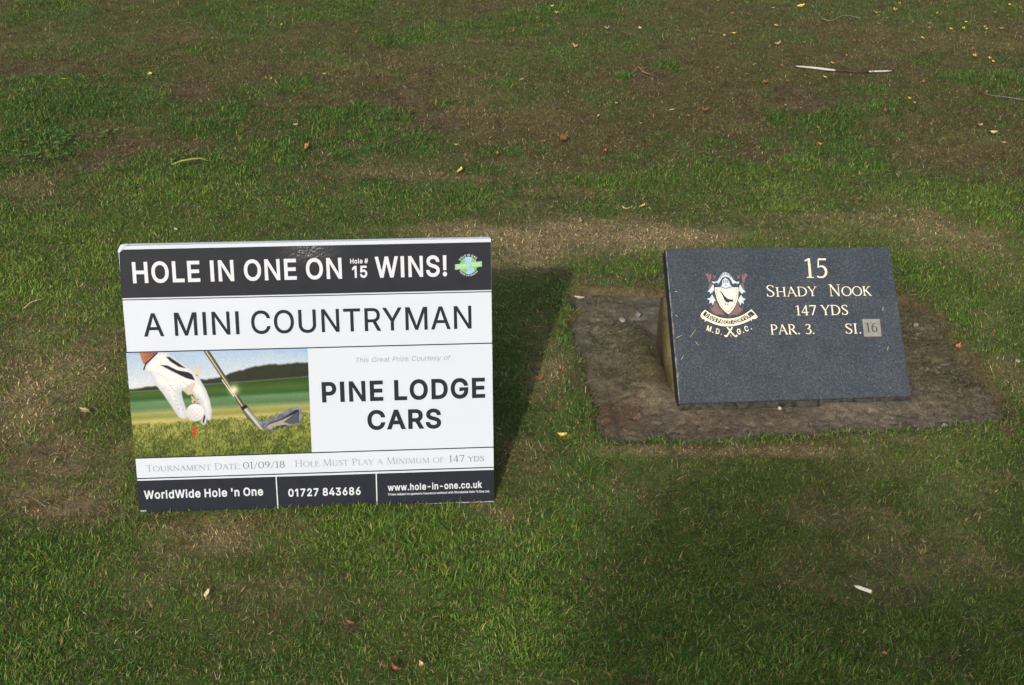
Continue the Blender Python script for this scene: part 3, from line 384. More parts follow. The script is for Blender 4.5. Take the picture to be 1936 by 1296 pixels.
comb = fbm(X, Y, 0.16, 141, 2) * 11.0
az = np.where(RNG.random(n) < 0.3, comb + RNG.normal(0, .8, n), az)
t1 = np.abs(RNG.normal(0.85, 0.38, n)); t2 = t1 + np.abs(RNG.normal(0.5, 0.4, n))
t1 = np.where(isg, t1 * (1 - 0.18 * lush), t1 + 0.25); t1 = np.clip(t1, 0, 1.42); t2 = np.clip(t2, 0, 1.85)
# each blade its own green: darker and bluer on the bank, yellower on the mown tee, some half dry
yel = np.clip((1 - bank) * 0.26 + YE * .5 + (nz3 - .5) * 0.8 + RNG.normal(0, .30, n), 0, 1)
gcol = lerp(C(.060, .172, .022), C(.185, .275, .030), yel) * (1 - .10 * bank)[:, None]
half = RNG.random(n) < 0.22
gcol = np.where(half[:, None], lerp(C(.20, .225, .048), C(.29, .265, .075), RNG.random(n)), gcol)
gcol = gcol * (0.55 + 0.82 * RNG.random(n) ** 1.15)[:, None] * (1 + .15 * (1 - bank) * sstep(.3, .8, LU + YE))[:, None]
dry = RNG.random(n)
stw = np.clip(ST * 1.2 + (1 - bank) * .45, 0, 1)          # how bleached the dry blades are
scol = np.where((dry < 0.62 - 0.40 * stw)[:, None], C(.225, .145, .064), np.where((dry < .86 - .16 * stw)[:, None], C(.27, .205, .070), np.where((dry < .96)[:, None], C(.50, .41, .20), C(.27, .125, .05)))) * (1 - .06 * bank)[:, None]
scol = scol * (0.45 + 0.8 * RNG.random(n))[:, None] * (0.80 + 0.95 * ST)[:, None]
col = np.where(isg[:, None], gcol, scol)
# clear the strip where the board's foot and the plinth stand
grass = blade_mesh('grass', X, Y, L, W, az, t1, t2, col)
tag(grass, 'short mown grass of mixed green and straw blades over the whole lawn', 'grass', kind='stuff')

# dead thatch lying flat between the living blades
xs, ys = [], []
for y0, y1, d in BANDS:
    a, b = scatter(y0, y1, d * 0.44 * GR); xs.append(a); ys.append(b)
X = np.concatenate(xs); Y = np.concatenate(ys)
bd = base_dist(X, Y); BA = field(X, Y, BARE)
keep = (bd > -0.005) & (RNG.random(len(X)) < np.where(Y > 4.3, 1, .5) * (1 - 0.2 * BA))
X, Y = X[keep], Y[keep]; n = len(X)
ST = field(X, Y, STRAW); bank = sstep(4.0, 5.4, Y); dist = np.hypot(Y, CAM_H)
az = RNG.uniform(0, 2 * np.pi, n)
L = np.where(RNG.random(n) < .35 * bank, 0.006 + .007 * RNG.random(n), 0.012 + 0.020 * RNG.random(n)); W = (0.0012 + 0.0009 * RNG.random(n)) * np.clip(dist / 3.0, .95, 1.8)
t1 = RNG.normal(1.25, 0.15, n); t2 = t1 + RNG.normal(.25, .2, n)
dry = RNG.random(n)
col = np.where((dry < .5 - .3 * ST + .25 * bank)[:, None], C(.15, .105, .055), np.where((dry < .85)[:, None], C(.30, .225, .12), C(.54, .44, .26)))
col = col * (0.35 + 1.0 * RNG.random(n))[:, None] * (1 - .2 * bank)[:, None]
th = blade_mesh('thatch', X, Y, L, W, az, np.clip(t1, .8, 1.5), np.clip(t2, .9, 1.75), col)
tag(th, 'dead brown thatch lying flat between the grass blades', 'thatch', kind='stuff')
# ------------------------------------------------------------------ lettering
SANS = {}
for _g in FONT_SRC.split(';'):
    _p = _g.split('|')
    SANS[_g[0]] = (int(_p[0][1:]), [np.array([[int(a) for a in q.split(',')] for q in c.split()], float) for c in _p[1:]])
SANS[' '] = (150, [])
CAPU = 509.0

def embolden(c, d):
    if abs(d) < 1e-6: return c
    n = len(c); e = np.roll(c, -1, 0) - c; e /= np.linalg.norm(e, axis=1)[:, None] + 1e-9
    nl = np.stack([-e[:, 1], e[:, 0]], -1); np_ = np.roll(nl, 1, 0)
    b = nl + np_; k = 1 + (nl * np_).sum(1); k = np.maximum(k, 0.35)
    return c + b / k[:, None] * d

def sans_contours(s, bold=0.0, track=0.0):
    """outlines of a line of text with cap height 1, starting at x = 0"""
    out = []; x = 0.0
    for ch in s:
        adv, cs = SANS[ch]
        for c in cs:
            q = embolden(c, bold * CAPU); q = q + np.array([x + bold * CAPU, 0]); out.append(q / CAPU)
        x += adv + 2 * bold * CAPU + track * CAPU
    return out

def fill_mesh(name, contours, material, parent, z, unit=None):
    """flat letters: each glyph's outlines triangulated, kept where the winding number is not zero"""
    unit = unit or max(1e-4, max(np.ptp(c[:, 1]) for c in contours))
    groups = []
    for c in contours:                      # outlines whose boxes overlap belong to one glyph
        lo, hi = c.min(0), c.max(0); hitg = [g for g in groups if (g[1] <= hi).all() and (g[2] >= lo).all()]
        ng = [[c], lo, hi]
        for g in hitg: ng[0] += g[0]; ng[1] = np.minimum(ng[1], g[1]); ng[2] = np.maximum(ng[2], g[2])
        groups = [g for g in groups if not any(g is k for k in hitg)]
        groups.append(ng)
    V, F = [], []
    for cs, lo, hi in groups:
        pts, loops = [], []
        for c in cs:
            b = len(pts); pts += [Vector(((q[0] - lo[0]) / unit, (q[1] - lo[1]) / unit)) for q in c]; loops.append(list(range(b, b + len(c))))
        ed = [(l[i], l[(i + 1) % len(l)]) for l in loops for i in range(len(l))]
        r = delaunay_2d_cdt(pts, ed, [], 0, 1e-5)
        vs, fs = r[0], r[2]
        P = np.array([[v.x, v.y] for v in vs]); b = len(V)
        rings = [np.array([[pts[i].x, pts[i].y] for i in l]) for l in loops]
        for f in fs:
            c = P[list(f)].mean(0); wn = 0
            for q in rings:
                q2 = np.roll(q, -1, 0); cr = (q2[:, 0] - q[:, 0]) * (c[1] - q[:, 1]) - (c[0] - q[:, 0]) * (q2[:, 1] - q[:, 1])
                wn += int(((q[:, 1] <= c[1]) & (q2[:, 1] > c[1]) & (cr > 0)).sum()) - int(((q[:, 1] > c[1]) & (q2[:, 1] <= c[1]) & (cr < 0)).sum())
            if wn: F.append(tuple(b + i for i in f))
        V += [(p[0] * unit + lo[0], p[1] * unit + lo[1], z) for p in P]
    o = mesh_obj(name, V, F, material, parent); bm = bmesh.new(); bm.from_mesh(o.data)
    for f in bm.faces:
        if f.normal.z < 0: f.normal_flip()
    bm.to_mesh(o.data); bm.free(); return o

def place(contours, p0, p1, cap, shear=0.0):
    """fit outlines (cap height 1) onto the baseline p0-p1 of a panel, cap height in metres"""
    p0 = np.array(p0[:2]); p1 = np.array(p1[:2])
    xs = np.concatenate([c[:, 0] for c in contours]); x0, x1 = xs.min(), xs.max()
    a = p1 - p0; Lw = np.linalg.norm(a); a /= Lw; up = np.array([-a[1], a[0]])
    k = Lw / (x1 - x0)
    out = []
    for c in contours:
        q = c.copy(); xx = (q[:, 0] - x0) * k + shear * q[:, 1] * cap; yy = q[:, 1] * cap
        out.append(p0 + xx[:, None] * a + yy[:, None] * up)
    return out

# roman capitals drawn as stressed strokes: (x, y, width) runs; '+' runs are smoothed
TK, TN = 0.125, 0.055
def _arc(cx, cy, rx, ry, a0, a1, n=16, thick=TK, thin=TN, stress=0.0):
    out = []
    for i in range(n + 1):
        a = R(a0 + (a1 - a0) * i / n); s = abs(math.cos(a - R(stress)))
        out.append((cx + rx * math.cos(a), cy + ry * math.sin(a), thin + (thick - thin) * s ** 1.5))
    return out
def _ln(x0, y0, x1, y1, wd): return [(x0, y0, wd), (x1, y1, wd)]
def _sf(x, y, h=0.13): return [(x - h, y, .045), (x + h, y, .045)]
def _sm(P, k=6):
    P = [np.array(p, float) for p in P]; Q = [2 * P[0] - P[1]] + P + [2 * P[-1] - P[-2]]; out = []
    for i in range(1, len(Q) - 2):
        a, b, c, d = Q[i - 1], Q[i], Q[i + 1], Q[i + 2]
        for j in range(k):
            t = j / k; out.append(tuple(.5 * ((2 * b) + (c - a) * t + (2 * a - 5 * b + 4 * c - d) * t * t + (3 * b - a - 3 * c + d) * t ** 3)))
    return out + [tuple(P[-1])]
T0, B0 = .977, .023
ROMAN = {
 'A': (.78, [_ln(.37, 1, .08, B0, TN), _ln(.36, 1, .70, B0, TK), _ln(.18, .36, .58, .36, .05), _sf(.08, B0, .08), _sf(.70, B0, .10)]),
 'C': (.80, [_arc(.46, .5, .40, .475, 48, 312, 22), _ln(.75, .96, .75, .72, .045)]),
 'D': (.86, [_ln(.16, 0, .16, 1, TK), _arc(.34, .5, .42, .475, 90, -90, 18), _ln(.05, T0, .36, T0, .05), _ln(.05, B0, .36, B0, .05)]),
 'E': (.62, [_ln(.16, 0, .16, 1, TK), _ln(.05, T0, .52, T0, .05), _ln(.16, .52, .44, .52, .05), _ln(.05, B0, .55, B0, .05), _ln(.52, 1, .52, .82, .04), _ln(.55, 0, .55, .2, .04), _ln(.44, .6, .44, .44, .04)]),
 'F': (.58, [_ln(.16, 0, .16, 1, TK), _ln(.05, T0, .50, T0, .05), _ln(.16, .52, .42, .52, .05), _sf(.16, B0), _ln(.50, 1, .50, .82, .04), _ln(.42, .6, .42, .44, .04)]),
 'H': (.90, [_ln(.17, 0, .17, 1, TK), _ln(.72, 0, .72, 1, TK), _ln(.17, .52, .72, .52, .05), _sf(.17, B0), _sf(.72, B0), _sf(.17, T0), _sf(.72, T0)]),
 'I': (.36, [_ln(.17, 0, .17, 1, TK), _sf(.17, B0), _sf(.17, T0)]),
 'K': (.80, [_ln(.16, 0, .16, 1, TK), _ln(.20, .46, .62, .97, TN), _ln(.30, .60, .70, B0, TK), _sf(.16, B0), _sf(.16, T0), _sf(.62, T0, .1), _sf(.71, B0, .1)]),
 'L': (.60, [_ln(.16, 0, .16, 1, TK), _ln(.05, B0, .54, B0, .05), _sf(.16, T0), _ln(.54, 0, .54, .2, .04)]),
 'M': (1.02, [_ln(.20, 1, .12, 0, TN), _ln(.20, 1, .50, .02, TK), _ln(.50, .02, .82, 1, TN), _ln(.82, 1, .89, 0, TK), _sf(.12, B0, .1), _sf(.89, B0), _sf(.17, T0, .09), _sf(.85, T0, .09)]),
 'N': (.92, [_ln(.17, 0, .17, 1, TN), _ln(.17, .98, .75, .02, TK), _ln(.75, 0, .75, 1, TN), _sf(.17, B0, .11), _sf(.13, T0, .11), _sf(.75, T0, .11)]),
 'O': (.94, [_arc(.47, .5, .40, .475, 0, 360, 32)]),
 'P': (.66, [_ln(.16, 0, .16, 1, TK), _arc(.32, .73, .24, .245, 90, -90, 14), _ln(.05, T0, .34, T0, .05), _ln(.16, .485, .34, .485, .05), _sf(.16, B0)]),
 'R': (.78, [_ln(.16, 0, .16, 1, TK), _arc(.32, .74, .23, .235, 90, -90, 14), _ln(.05, T0, .34, T0, .05), _ln(.16, .505, .34, .505, .05), _ln(.34, .50, .70, B0, TK), _sf(.16, B0), _sf(.70, B0, .08)]),
 'S': (.60, [_sm([(.49, .80, .05), (.43, .93, .06), (.29, .975, .055), (.15, .90, .09), (.12, .74, .115), (.22, .60, .125), (.38, .46, .125), (.50, .30, .115), (.45, .10, .09), (.29, .025, .055), (.14, .08, .06), (.08, .23, .05)]), _ln(.50, .98, .50, .76, .04), _ln(.08, .02, .08, .26, .04)]),
 'T': (.70, [_ln(.35, 0, .35, 1, TK), _ln(.05, T0, .65, T0, .055), _sf(.35, B0), _ln(.055, .99, .04, .80, .04), _ln(.645, .99, .66, .80, .04)]),
 'U': (.88, [[(.17, 1, TK), (.17, .34, TK)], _arc(.43, .34, .26, .315, 180, 360, 14), [(.69, .34, TN * 1.3), (.69, 1, TN)], _sf(.17, T0), _sf(.69, T0, .1)]),
 'V': (.78, [_ln(.08, 1, .40, 0, TK), _ln(.40, 0, .70, 1, TN), _sf(.08, T0, .11), _sf(.70, T0, .09)]),
 'W': (1.1, [_ln(.08, 1, .34, 0, TK), _ln(.34, 0, .57, .95, TN), _ln(.53, 1, .78, 0, TK), _ln(.78, 0, 1.02, 1, TN), _sf(.08, T0, .1), _sf(1.02, T0, .09)]),
 'Y': (.74, [_ln(.08, 1, .36, .45, TK), _ln(.66, 1, .36, .45, TN), _ln(.36, 0, .36, .48, TK), _sf(.08, T0, .11), _sf(.66, T0, .09), _sf(.36, B0)]),
 ':': (.26, [_ln(.12, .02, .12, .14, .12), _ln(.12, .50, .12, .62, .12)]),
 '.': (.26, [_ln(.12, .0, .12, .13, .13)]),
 '/': (.44, [_ln(.02, -.12, .42, 1.05, TN)]),
 '0': (.66, [_arc(.33, .5, .26, .475, 0, 360, 28)]),
 '1': (.44, [_ln(.24, 0, .24, 1, TK), _sf(.24, B0, .15), _ln(.06, .86, .24, .98, .06)]),
 '3': (.56, [_sm([(.09, .83, .06), (.17, .95, .06), (.29, .97, .06), (.42, .88, .11), (.42, .71, .115), (.31, .57, .07), (.20, .53, .05)]), _sm([(.20, .53, .05), (.36, .51, .06), (.47, .38, .11), (.47, .19, .12), (.36, .05, .08), (.20, .025, .06), (.08, .09, .09)])]),
 '4': (.64, [_ln(.44, 0, .44, 1, TK), _ln(.44, 1, .06, .28, TN), _ln(.04, .29, .60, .29, .075), _sf(.44, B0, .11)]),
 '5': (.58, [_ln(.20, .955, .52, .955, .09), _ln(.20, .97, .15, .52, .055), _sm([(.15, .53, .05), (.27, .60, .07), (.41, .54, .11), (.48, .37, .125), (.45, .18, .115), (.33, .05, .08), (.18, .03, .06), (.08, .09, .09)])]),
 '6': (.62, [_sm([(.50, .97, .05), (.32, .88, .07), (.17, .69, .11), (.12, .45, .125), (.14, .22, .12), (.24, .06, .08)]), _arc(.32, .30, .20, .275, 0, 360, 22)]),
 '7': (.60, [_ln(.05, .955, .56, .955, .09), _ln(.54, .95, .24, 0, .10), _ln(.06, .99, .05, .80, .04)]),
 '8': (.62, [_arc(.31, .745, .18, .235, 0, 360, 20), _arc(.31, .27, .23, .25, 0, 360, 22)]),
 '9': (.62, [_arc(.30, .70, .20, .275, 0, 360, 22), _sm([(.12, .03, .05), (.30, .12, .07), (.45, .31, .11), (.50, .55, .125), (.48, .78, .12), (.38, .94, .08)])]),
 ' ': (.34, []),
}
ROMAN["X"] = (.4, [])

def roman_runs(s, small=0.8, weight=1.0, track=.02):
    """small capitals: lower-case letters come out at `small` height"""
    x = 0.0; out = []
    for ch in s:
        k = small if ch.islower() else 1.0
        adv, runs = ROMAN[ch.upper()]
        for run in runs: out.append([(x + p[0] * k, p[1] * k, max(.03, p[2] * weight) * (k ** .5)) for p in run])
        x += (adv + track) * k
    return out

def runs_mesh(name, runs, p0, p1, cap, material, parent, z):
    p0 = np.array(p0[:2]); p1 = np.array(p1[:2]); a = p1 - p0; Lw = np.linalg.norm(a); a = a / Lw; up = np.array([-a[1], a[0]])
    xs = [q[0] + s * q[2] * .5 for r in runs for q in r for s in (-1, 1)]
    x0, x1 = min(xs), max(xs); k = Lw / (x1 - x0)
    V, F = [], []
    for i, r in enumerate(runs):
        P = np.array([[(q[0] - x0) * k, q[1] * cap] for q in r]); wd = np.array([q[2] for q in r]) * cap
        d = np.gradient(P, axis=0); d /= np.linalg.norm(d, axis=1)[:, None] + 1e-12
        nn = np.stack([-d[:, 1], d[:, 0]], -1)
        b = len(V)
        for j in range(len(P)):
            for s in (-.5, .5):
                q = P[j] + nn[j] * wd[j] * s; q = p0 + q[0] * a + q[1] * up
                V.append((q[0], q[1], z + (i % 40) * 6e-6))
        for j in range(len(P) - 1): F.append((b + 2 * j, b + 2 * j + 2, b + 2 * j + 3, b + 2 * j + 1))
    return mesh_obj(name, V, F, material, parent)

class Panel:
    """a flat face standing in the scene: x along its foot, y up its face, z outwards"""
    def __init__(s, x, y, z, yaw, lean):
        s.o = Vector((x, y, z)); s.a = Vector((math.cos(yaw), math.sin(yaw), 0)); b = Vector((-math.sin(yaw), math.cos(yaw), 0))
        s.u = b * math.sin(lean) + Vector((0, 0, math.cos(lean))); s.n = s.a.cross(s.u)
        s.M = Matrix(((s.a.x, s.u.x, s.n.x, x), (s.a.y, s.u.y, s.n.y, y), (s.a.z, s.u.z, s.n.z, z), (0, 0, 0, 1)))
        s.I = s.M.inverted()
    def at(s, px, py):
        d = ray(px, py); c = Vector((0, 0, CAM_H)); t = (s.o - c).dot(s.n) / d.dot(s.n); q = c + d * t - s.o
        return (q.dot(s.a), q.dot(s.u))
    def h(s, px, py, dy):
        a = s.at(px, py); b = s.at(px, py - dy); return math.hypot(b[0] - a[0], b[1] - a[1])

def polys(name, pts_list, material, parent, z):
    V, F = [], []
    for i, pts in enumerate(pts_list):
        b = len(V); V += [(p[0], p[1], z + i * 1e-5) for p in pts]
        ar = sum(pts[j][0] * pts[(j + 1) % len(pts)][1] - pts[(j + 1) % len(pts)][0] * pts[j][1] for j in range(len(pts)))
        f = list(range(b, b + len(pts))); F.append(f if ar > 0 else f[::-1])
    return mesh_obj(name, V, F, material, parent)

def strip(p, q, wd):
    p = np.array(p); q = np.array(q); d = q - p; d /= np.linalg.norm(d); nn = np.array([-d[1], d[0]]) * wd / 2
    return [tuple(p - nn), tuple(q - nn), tuple(q + nn), tuple(p + nn)]

# ------------------------------------------------------------------ the hole-in-one board
M_SHEET = mat('board_white_sheet', (.440, .485, .560), .30, .08, var=.015, vscale=6)
M_INK = mat('board_black_print', (.018, .021, .029), .30, .04, var=.05, vscale=40)
M_WPRINT = mat('board_white_print', (.47, .50, .555), .3, .08, var=.01)
M_GREY = mat('board_grey_print', (.20, .20, .27), .5, .3, var=.02)
M_GREYD = mat('board_dark_grey_print', (.07, .07, .10), .5, .1, var=.02)
M_BANDG = mat('board_pale_code_print', (.25, .26, .30), .5, .3, var=.02)

def dent_glare_material():
    """black print on the sheet, with handling dents near its top edge and a glare spot put into the specular"""
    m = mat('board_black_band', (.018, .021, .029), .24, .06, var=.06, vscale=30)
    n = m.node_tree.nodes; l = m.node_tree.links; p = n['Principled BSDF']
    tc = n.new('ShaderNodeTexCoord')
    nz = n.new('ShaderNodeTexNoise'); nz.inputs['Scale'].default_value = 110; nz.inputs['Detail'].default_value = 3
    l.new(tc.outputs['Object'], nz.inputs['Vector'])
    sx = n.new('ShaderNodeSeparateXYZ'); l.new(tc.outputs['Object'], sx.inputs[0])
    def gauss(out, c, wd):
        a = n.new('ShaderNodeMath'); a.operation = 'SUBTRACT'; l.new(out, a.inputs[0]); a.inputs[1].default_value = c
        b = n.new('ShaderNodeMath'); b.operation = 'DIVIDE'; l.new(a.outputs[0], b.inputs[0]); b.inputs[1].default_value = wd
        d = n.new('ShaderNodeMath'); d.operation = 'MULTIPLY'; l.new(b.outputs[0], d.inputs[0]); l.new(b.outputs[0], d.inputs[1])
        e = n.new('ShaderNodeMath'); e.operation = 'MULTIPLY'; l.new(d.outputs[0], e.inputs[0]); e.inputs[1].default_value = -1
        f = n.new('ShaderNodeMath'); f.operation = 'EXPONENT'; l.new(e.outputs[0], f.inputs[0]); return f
    gx = gauss(sx.outputs['X'], DENT_GLARE[0], .05); gy = gauss(sx.outputs['Y'], DENT_GLARE[1], .022)
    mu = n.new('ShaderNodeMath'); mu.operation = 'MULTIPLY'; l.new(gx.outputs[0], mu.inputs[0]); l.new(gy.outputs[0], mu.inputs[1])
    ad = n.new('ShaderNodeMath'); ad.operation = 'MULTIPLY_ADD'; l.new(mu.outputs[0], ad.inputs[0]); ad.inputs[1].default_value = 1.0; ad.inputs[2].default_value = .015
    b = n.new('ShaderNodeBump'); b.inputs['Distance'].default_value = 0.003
    sp_ = n.new('ShaderNodeMath'); sp_.operation = 'MULTIPLY_ADD'; l.new(mu.outputs[0], sp_.inputs[0]); sp_.inputs[1].default_value = .28; sp_.inputs[2].default_value = .06; l.new(sp_.outputs[0], p.inputs['Specular IOR Level'])  # specular raised around the dents only, added to bring out a glare patch
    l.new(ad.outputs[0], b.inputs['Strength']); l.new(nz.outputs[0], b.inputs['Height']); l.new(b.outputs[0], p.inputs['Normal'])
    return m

BP = Panel(-0.877436, 2.508665, 0.0, 0.078961, 0.276434)
DENT_GLARE = BP.at(585, 476)
M_BAND = dent_glare_material()
board = empty('advertising_board', (0, 0, 0)); board.matrix_world = BP.M
tag(board, 'white and black hole in one competition board standing on the grass', 'sign board')
A = BP.at
out = [A(*p) for p in ((223.8, 476), (227.5, 466.0), (300, 464.0), (600, 457.6), (928, 451.2), (931, 700), (934.4, 950.6), (600, 961.5), (264.5, 972), (243, 700))]
def sheet(name, outline, t, m, parent):
    n = len(outline); V = [(x, y, 0) for x, y in outline] + [(x, y, -t) for x, y in outline]
    F = [tuple(range(n))[::-1], tuple(range(n, 2 * n))] + [(i, (i + 1) % n, n + (i + 1) % n, n + i) for i in range(n)]
    bm = bmesh.new(); vs = [bm.verts.new(v) for v in V]
    for f in F: bm.faces.new([vs[i] for i in f])
    return bm_obj(name, bm, m, parent)
sheet('front_sheet', out, .005, M_SHEET, board)
# the rear sheet of the A-frame falls away behind from the shared top edge
topL = BP.M @ Vector((*A(231, 463.6), -.007)); topR = BP.M @ Vector((*A(926.5, 450.2), -.007))
back = Vector((-math.sin(.078961), math.cos(.078961), 0))
h0 = topL.z; rear = []
for p, q in ((topL, 0), (topR, 0), (topR - BP.a * .004, 1), (topL + BP.a * .004, 1)):
    rear.append(p + (back * .19 + Vector((0, 0, -p.z - .004))) * q)
rv = [BP.I @ v for v in rear]; off = BP.I.to_3x3() @ (back * .0045)
bm = bmesh.new(); vs = [bm.verts.new(v) for v in rv] + [bm.verts.new(v + off) for v in rv]
for f in ((0, 1, 2, 3), (4, 5, 6, 7), (0, 1, 5, 4), (1, 2, 6, 5), (2, 3, 7, 6), (3, 0, 4, 7)): bm.faces.new([vs[i] for i in f])
bm_obj('rear_sheet', bm, M_SHEET, board)
# crushed corner: layers of the sheet curl apart
V, F = [], []
for k, (pts, zz) in enumerate(((((222.6, 476), (226, 466.2), (237, 464.6), (232, 470.5), (226.5, 478)), .0022), (((223.8, 471), (227.5, 463.4), (243, 463.2), (233, 467.5)), -.004))):
    b = len(V); n = len(pts)
    V += [(*A(*p), zz) for p in pts] + [(*A(*p), zz - .0016) for p in pts]
    F += [tuple(b + i for i in range(n))[::-1], tuple(b + n + i for i in range(n))] + [(b + i, b + (i + 1) % n, b + n + (i + 1) % n, b + n + i) for i in range(n)]
cr = mesh_obj('crushed_corner', V, F, M_SHEET, board); tag(cr, 'crushed and frayed top corner of the sheet')

Z1, Z2, Z3 = .0004, .0008, .0011
def lines(q): return [A(*p) for p in q]
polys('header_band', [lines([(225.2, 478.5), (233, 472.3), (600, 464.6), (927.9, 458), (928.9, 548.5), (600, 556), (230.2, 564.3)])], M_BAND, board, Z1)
rules = [strip(A(230.5, 567.6), A(929.1, 551.8), .0022), strip(A(238.1, 666.8), A(930.8, 649.1), .0027), strip(A(254.0, 866.9), A(933.4, 845.7), .0027), strip(A(257.3, 905.4), A(933.7, 883.9), .0027)]
polys('ruled_line', rules[:1], M_INK, board, Z1); 
for r_ in rules[1:]: polys('ruled_line', [r_], M_INK, board, Z1)
foot = polys('footer_band', [lines([(257.7, 909.5), (600, 899.3), (933.8, 888.6), (934.3, 947.6), (713, 955.6), (526, 963.3), (264.2, 971.3)])], M_INK, board, Z1)
polys('divider', [strip(A(521.9, 901.2), A(525.7, 963.2), .0026)], M_WPRINT, foot, Z2)
polys('divider', [strip(A(711.2, 895.5), A(712.9, 955.4), .0026)], M_WPRINT, foot, Z2)

def sans(name, s, p0, p1, cap, m, bold=0.0, shear=0.0, pn=BP, parent=None, z=Z2, track=0.0):
    cs = place(sans_contours(s, bold, track), pn.at(*p0), pn.at(*p1), pn.h(*p0, cap), shear)
    return fill_mesh(name, cs, m, parent if parent is not None else board, z)
def roman(name, s, p0, p1, cap, m, small=.8, weight=1.0, pn=BP, parent=None, z=Z2):
    return runs_mesh(name, roman_runs(s, small, weight), pn.at(*p0), pn.at(*p1), pn.h(*p0, cap), m, parent if parent is not None else board, z)

sans('headline', 'HOLE IN ONE ON', (251.8, 534.7), (646.8, 525.9), 37.4, M_WPRINT, .036)
sans('hole_caption', 'Hole #', (662.3, 498.7), (695.9, 497.9), 8.8, M_WPRINT, .045)
sans('hole_number', '15', (666.3, 524.9), (694.6, 524.3), 20.9, M_WPRINT, .045)
sans('headline', 'WINS!', (709.4, 524.3), (845.2, 521.3), 37.2, M_WPRINT, .036)
sans('prize_name', 'A MINI COUNTRYMAN', (272.6, 636.4), (891.6, 621.0), 42.8, M_INK, .013, track=.012)
sans('sponsor_caption', 'This  Great  Prize  Courtesy  of', (671.3, 685.8), (850.4, 680.8), 9.3, M_GREY, -.012, .2)
sans('sponsor_name', 'PINE LODGE', (609.2, 759.6), (917.3, 750.6), 35.0, M_INK, .052)
sans('sponsor_name', 'CARS', (695.0, 811.6), (834.2, 808.2), 33.8, M_INK, .052)
roman('date_caption', 'Tournament Date:', (277.0, 892.3), (454.5, 887.0), 12.6, M_GREY, .8, .75)
roman('date', '01/09/18', (460.0, 886.6), (538.6, 884.2), 12.6, M_GREYD, .8, .8)
roman('distance_caption', 'Hole Must Play a Minimum of:', (557.6, 883.3), (842.5, 874.6), 12.8, M_GREY, .8, .75)
roman('distance', '147 yds', (849.0, 874.3), (915.0, 871.9), 12.8, M_GREYD, .78, .8)
sans('organiser_name', "WorldWide Hole 'n One", (272.9, 943.3), (497.7, 936.4), 14.6, M_WPRINT, .044, parent=foot)
sans('telephone_number', '01727 843686', (545.4, 938.9), (682.0, 935.1), 13.6, M_WPRINT, .046, parent=foot)
sans('web_address', 'www.hole-in-one.co.uk', (733.3, 928.1), (911.6, 922.0), 12.0, M_WPRINT, .040, parent=foot)
sans('small_print', "Prizes subject to sponsors insurance contract with Worldwide Hole 'N One Ltd.", (734.0, 937.0), (925.9, 930.8), 4.0, M_WPRINT, .04, parent=foot)
polys('print_code', [strip(A(265.3, 966.4), A(276.9, 966.0), .0042)], M_BANDG, foot, Z2)

# emblem at the end of the header
M_EG = mat('emblem_green', (.14, .36, .11), .45, .1, var=.06, vscale=200)
M_EB = mat('emblem_blue', (.18, .36, .66), .45, .1, var=.12, vscale=900, col2=(.32, .48, .68))
M_EBN = mat('emblem_banner_green', (.20, .40, .18), .45, .3, var=.04)
M_EDK = mat('emblem_dark_blue', (.06, .16, .42), .45, .3)
emb = empty('emblem', (0, 0, 0), board)
ez = lambda x, y: A(850 + x / 19.94, 470 + y / 19.94)
ec = ez(715, 638)
er = math.hypot(ez(1045, 638)[0] - ec[0], ez(1045, 638)[1] - ec[1])
circ = [(ec[0] + er * math.cos(t), ec[1] + er * math.sin(t)) for t in np.linspace(0, 2 * math.pi, 48)[:-1]]
polys('emblem_disc', [circ], M_EG, emb, Z2)
polys('emblem_sea', [[ez(*p) for p in q] for q in (((600, 330), (715, 306), (830, 330), (840, 420), (800, 520), (700, 560), (560, 550), (600, 470), (560, 430)),
      ((610, 745), (880, 745), (930, 800), (900, 880), (830, 940), (760, 968), (690, 968), (600, 945), (650, 860), (700, 830), (640, 790)), ((395, 770), (470, 800), (500, 860), (440, 830)))], M_EB, emb, Z3)
dots = []
for (dx, dy) in ((630, 445), (670, 470), (735, 460), (640, 530), (705, 515), (770, 500), (570, 540), (650, 800), (715, 790), (780, 790), (845, 770), (755, 835), (820, 830), (690, 880), (740, 890), (800, 885)):
    dots.append([ez(dx - 14, dy), ez(dx, dy + 14), ez(dx + 14, dy), ez(dx, dy - 14)])
polys('emblem_dots', dots, M_EDK, emb, Z3 + .0003)
polys('emblem_banner', [[ez(*p) for p in ((200, 605), (1215, 478), (1222, 680), (205, 805))]], M_EBN, emb, Z3 + .0005)
pz = lambda x, y: (850 + x / 19.94, 470 + y / 19.94)
roman('emblem_name', 'World Wide', pz(255, 745), pz(1175, 632), 7.2, M_WPRINT, .78, .9, parent=emb, z=Z3 + .0007)
def arc_text(name, s, c, rad, a0, a1, cap, m, parent, z, bold=.05, inward=False):
    cs_all = []; tot = [SANS[ch][0] for ch in s]; T = sum(tot); acc = 0
    for ch, wd in zip(s, tot):
        mid = (acc + wd / 2) / T; acc += wd
        ang = R(a0 + (a1 - a0) * mid)
        if not SANS[ch][1]: continue
        k = cap / CAPU * 1.0
        for q in SANS[ch][1]:
            q = embolden(q, bold * CAPU); x = (q[:, 0] - wd / 2) * k; y = q[:, 1] * k
            ux = np.array([math.sin(ang), -math.cos(ang)]) * (1 if not inward else -1)
            uy = np.array([math.cos(ang), math.sin(ang)]) * (1 if not inward else -1)
            o = np.array([c[0] + math.cos(ang) * rad, c[1] + math.sin(ang) * rad])
            cs_all.append(o + x[:, None] * ux + y[:, None] * uy)
    return fill_mesh(name, cs_all, m, parent, z)
arc_text('emblem_upper_text', 'HOLE IN ONE', ec, er * 1.09, 152, 36, er * .20, M_WPRINT, emb, Z2)
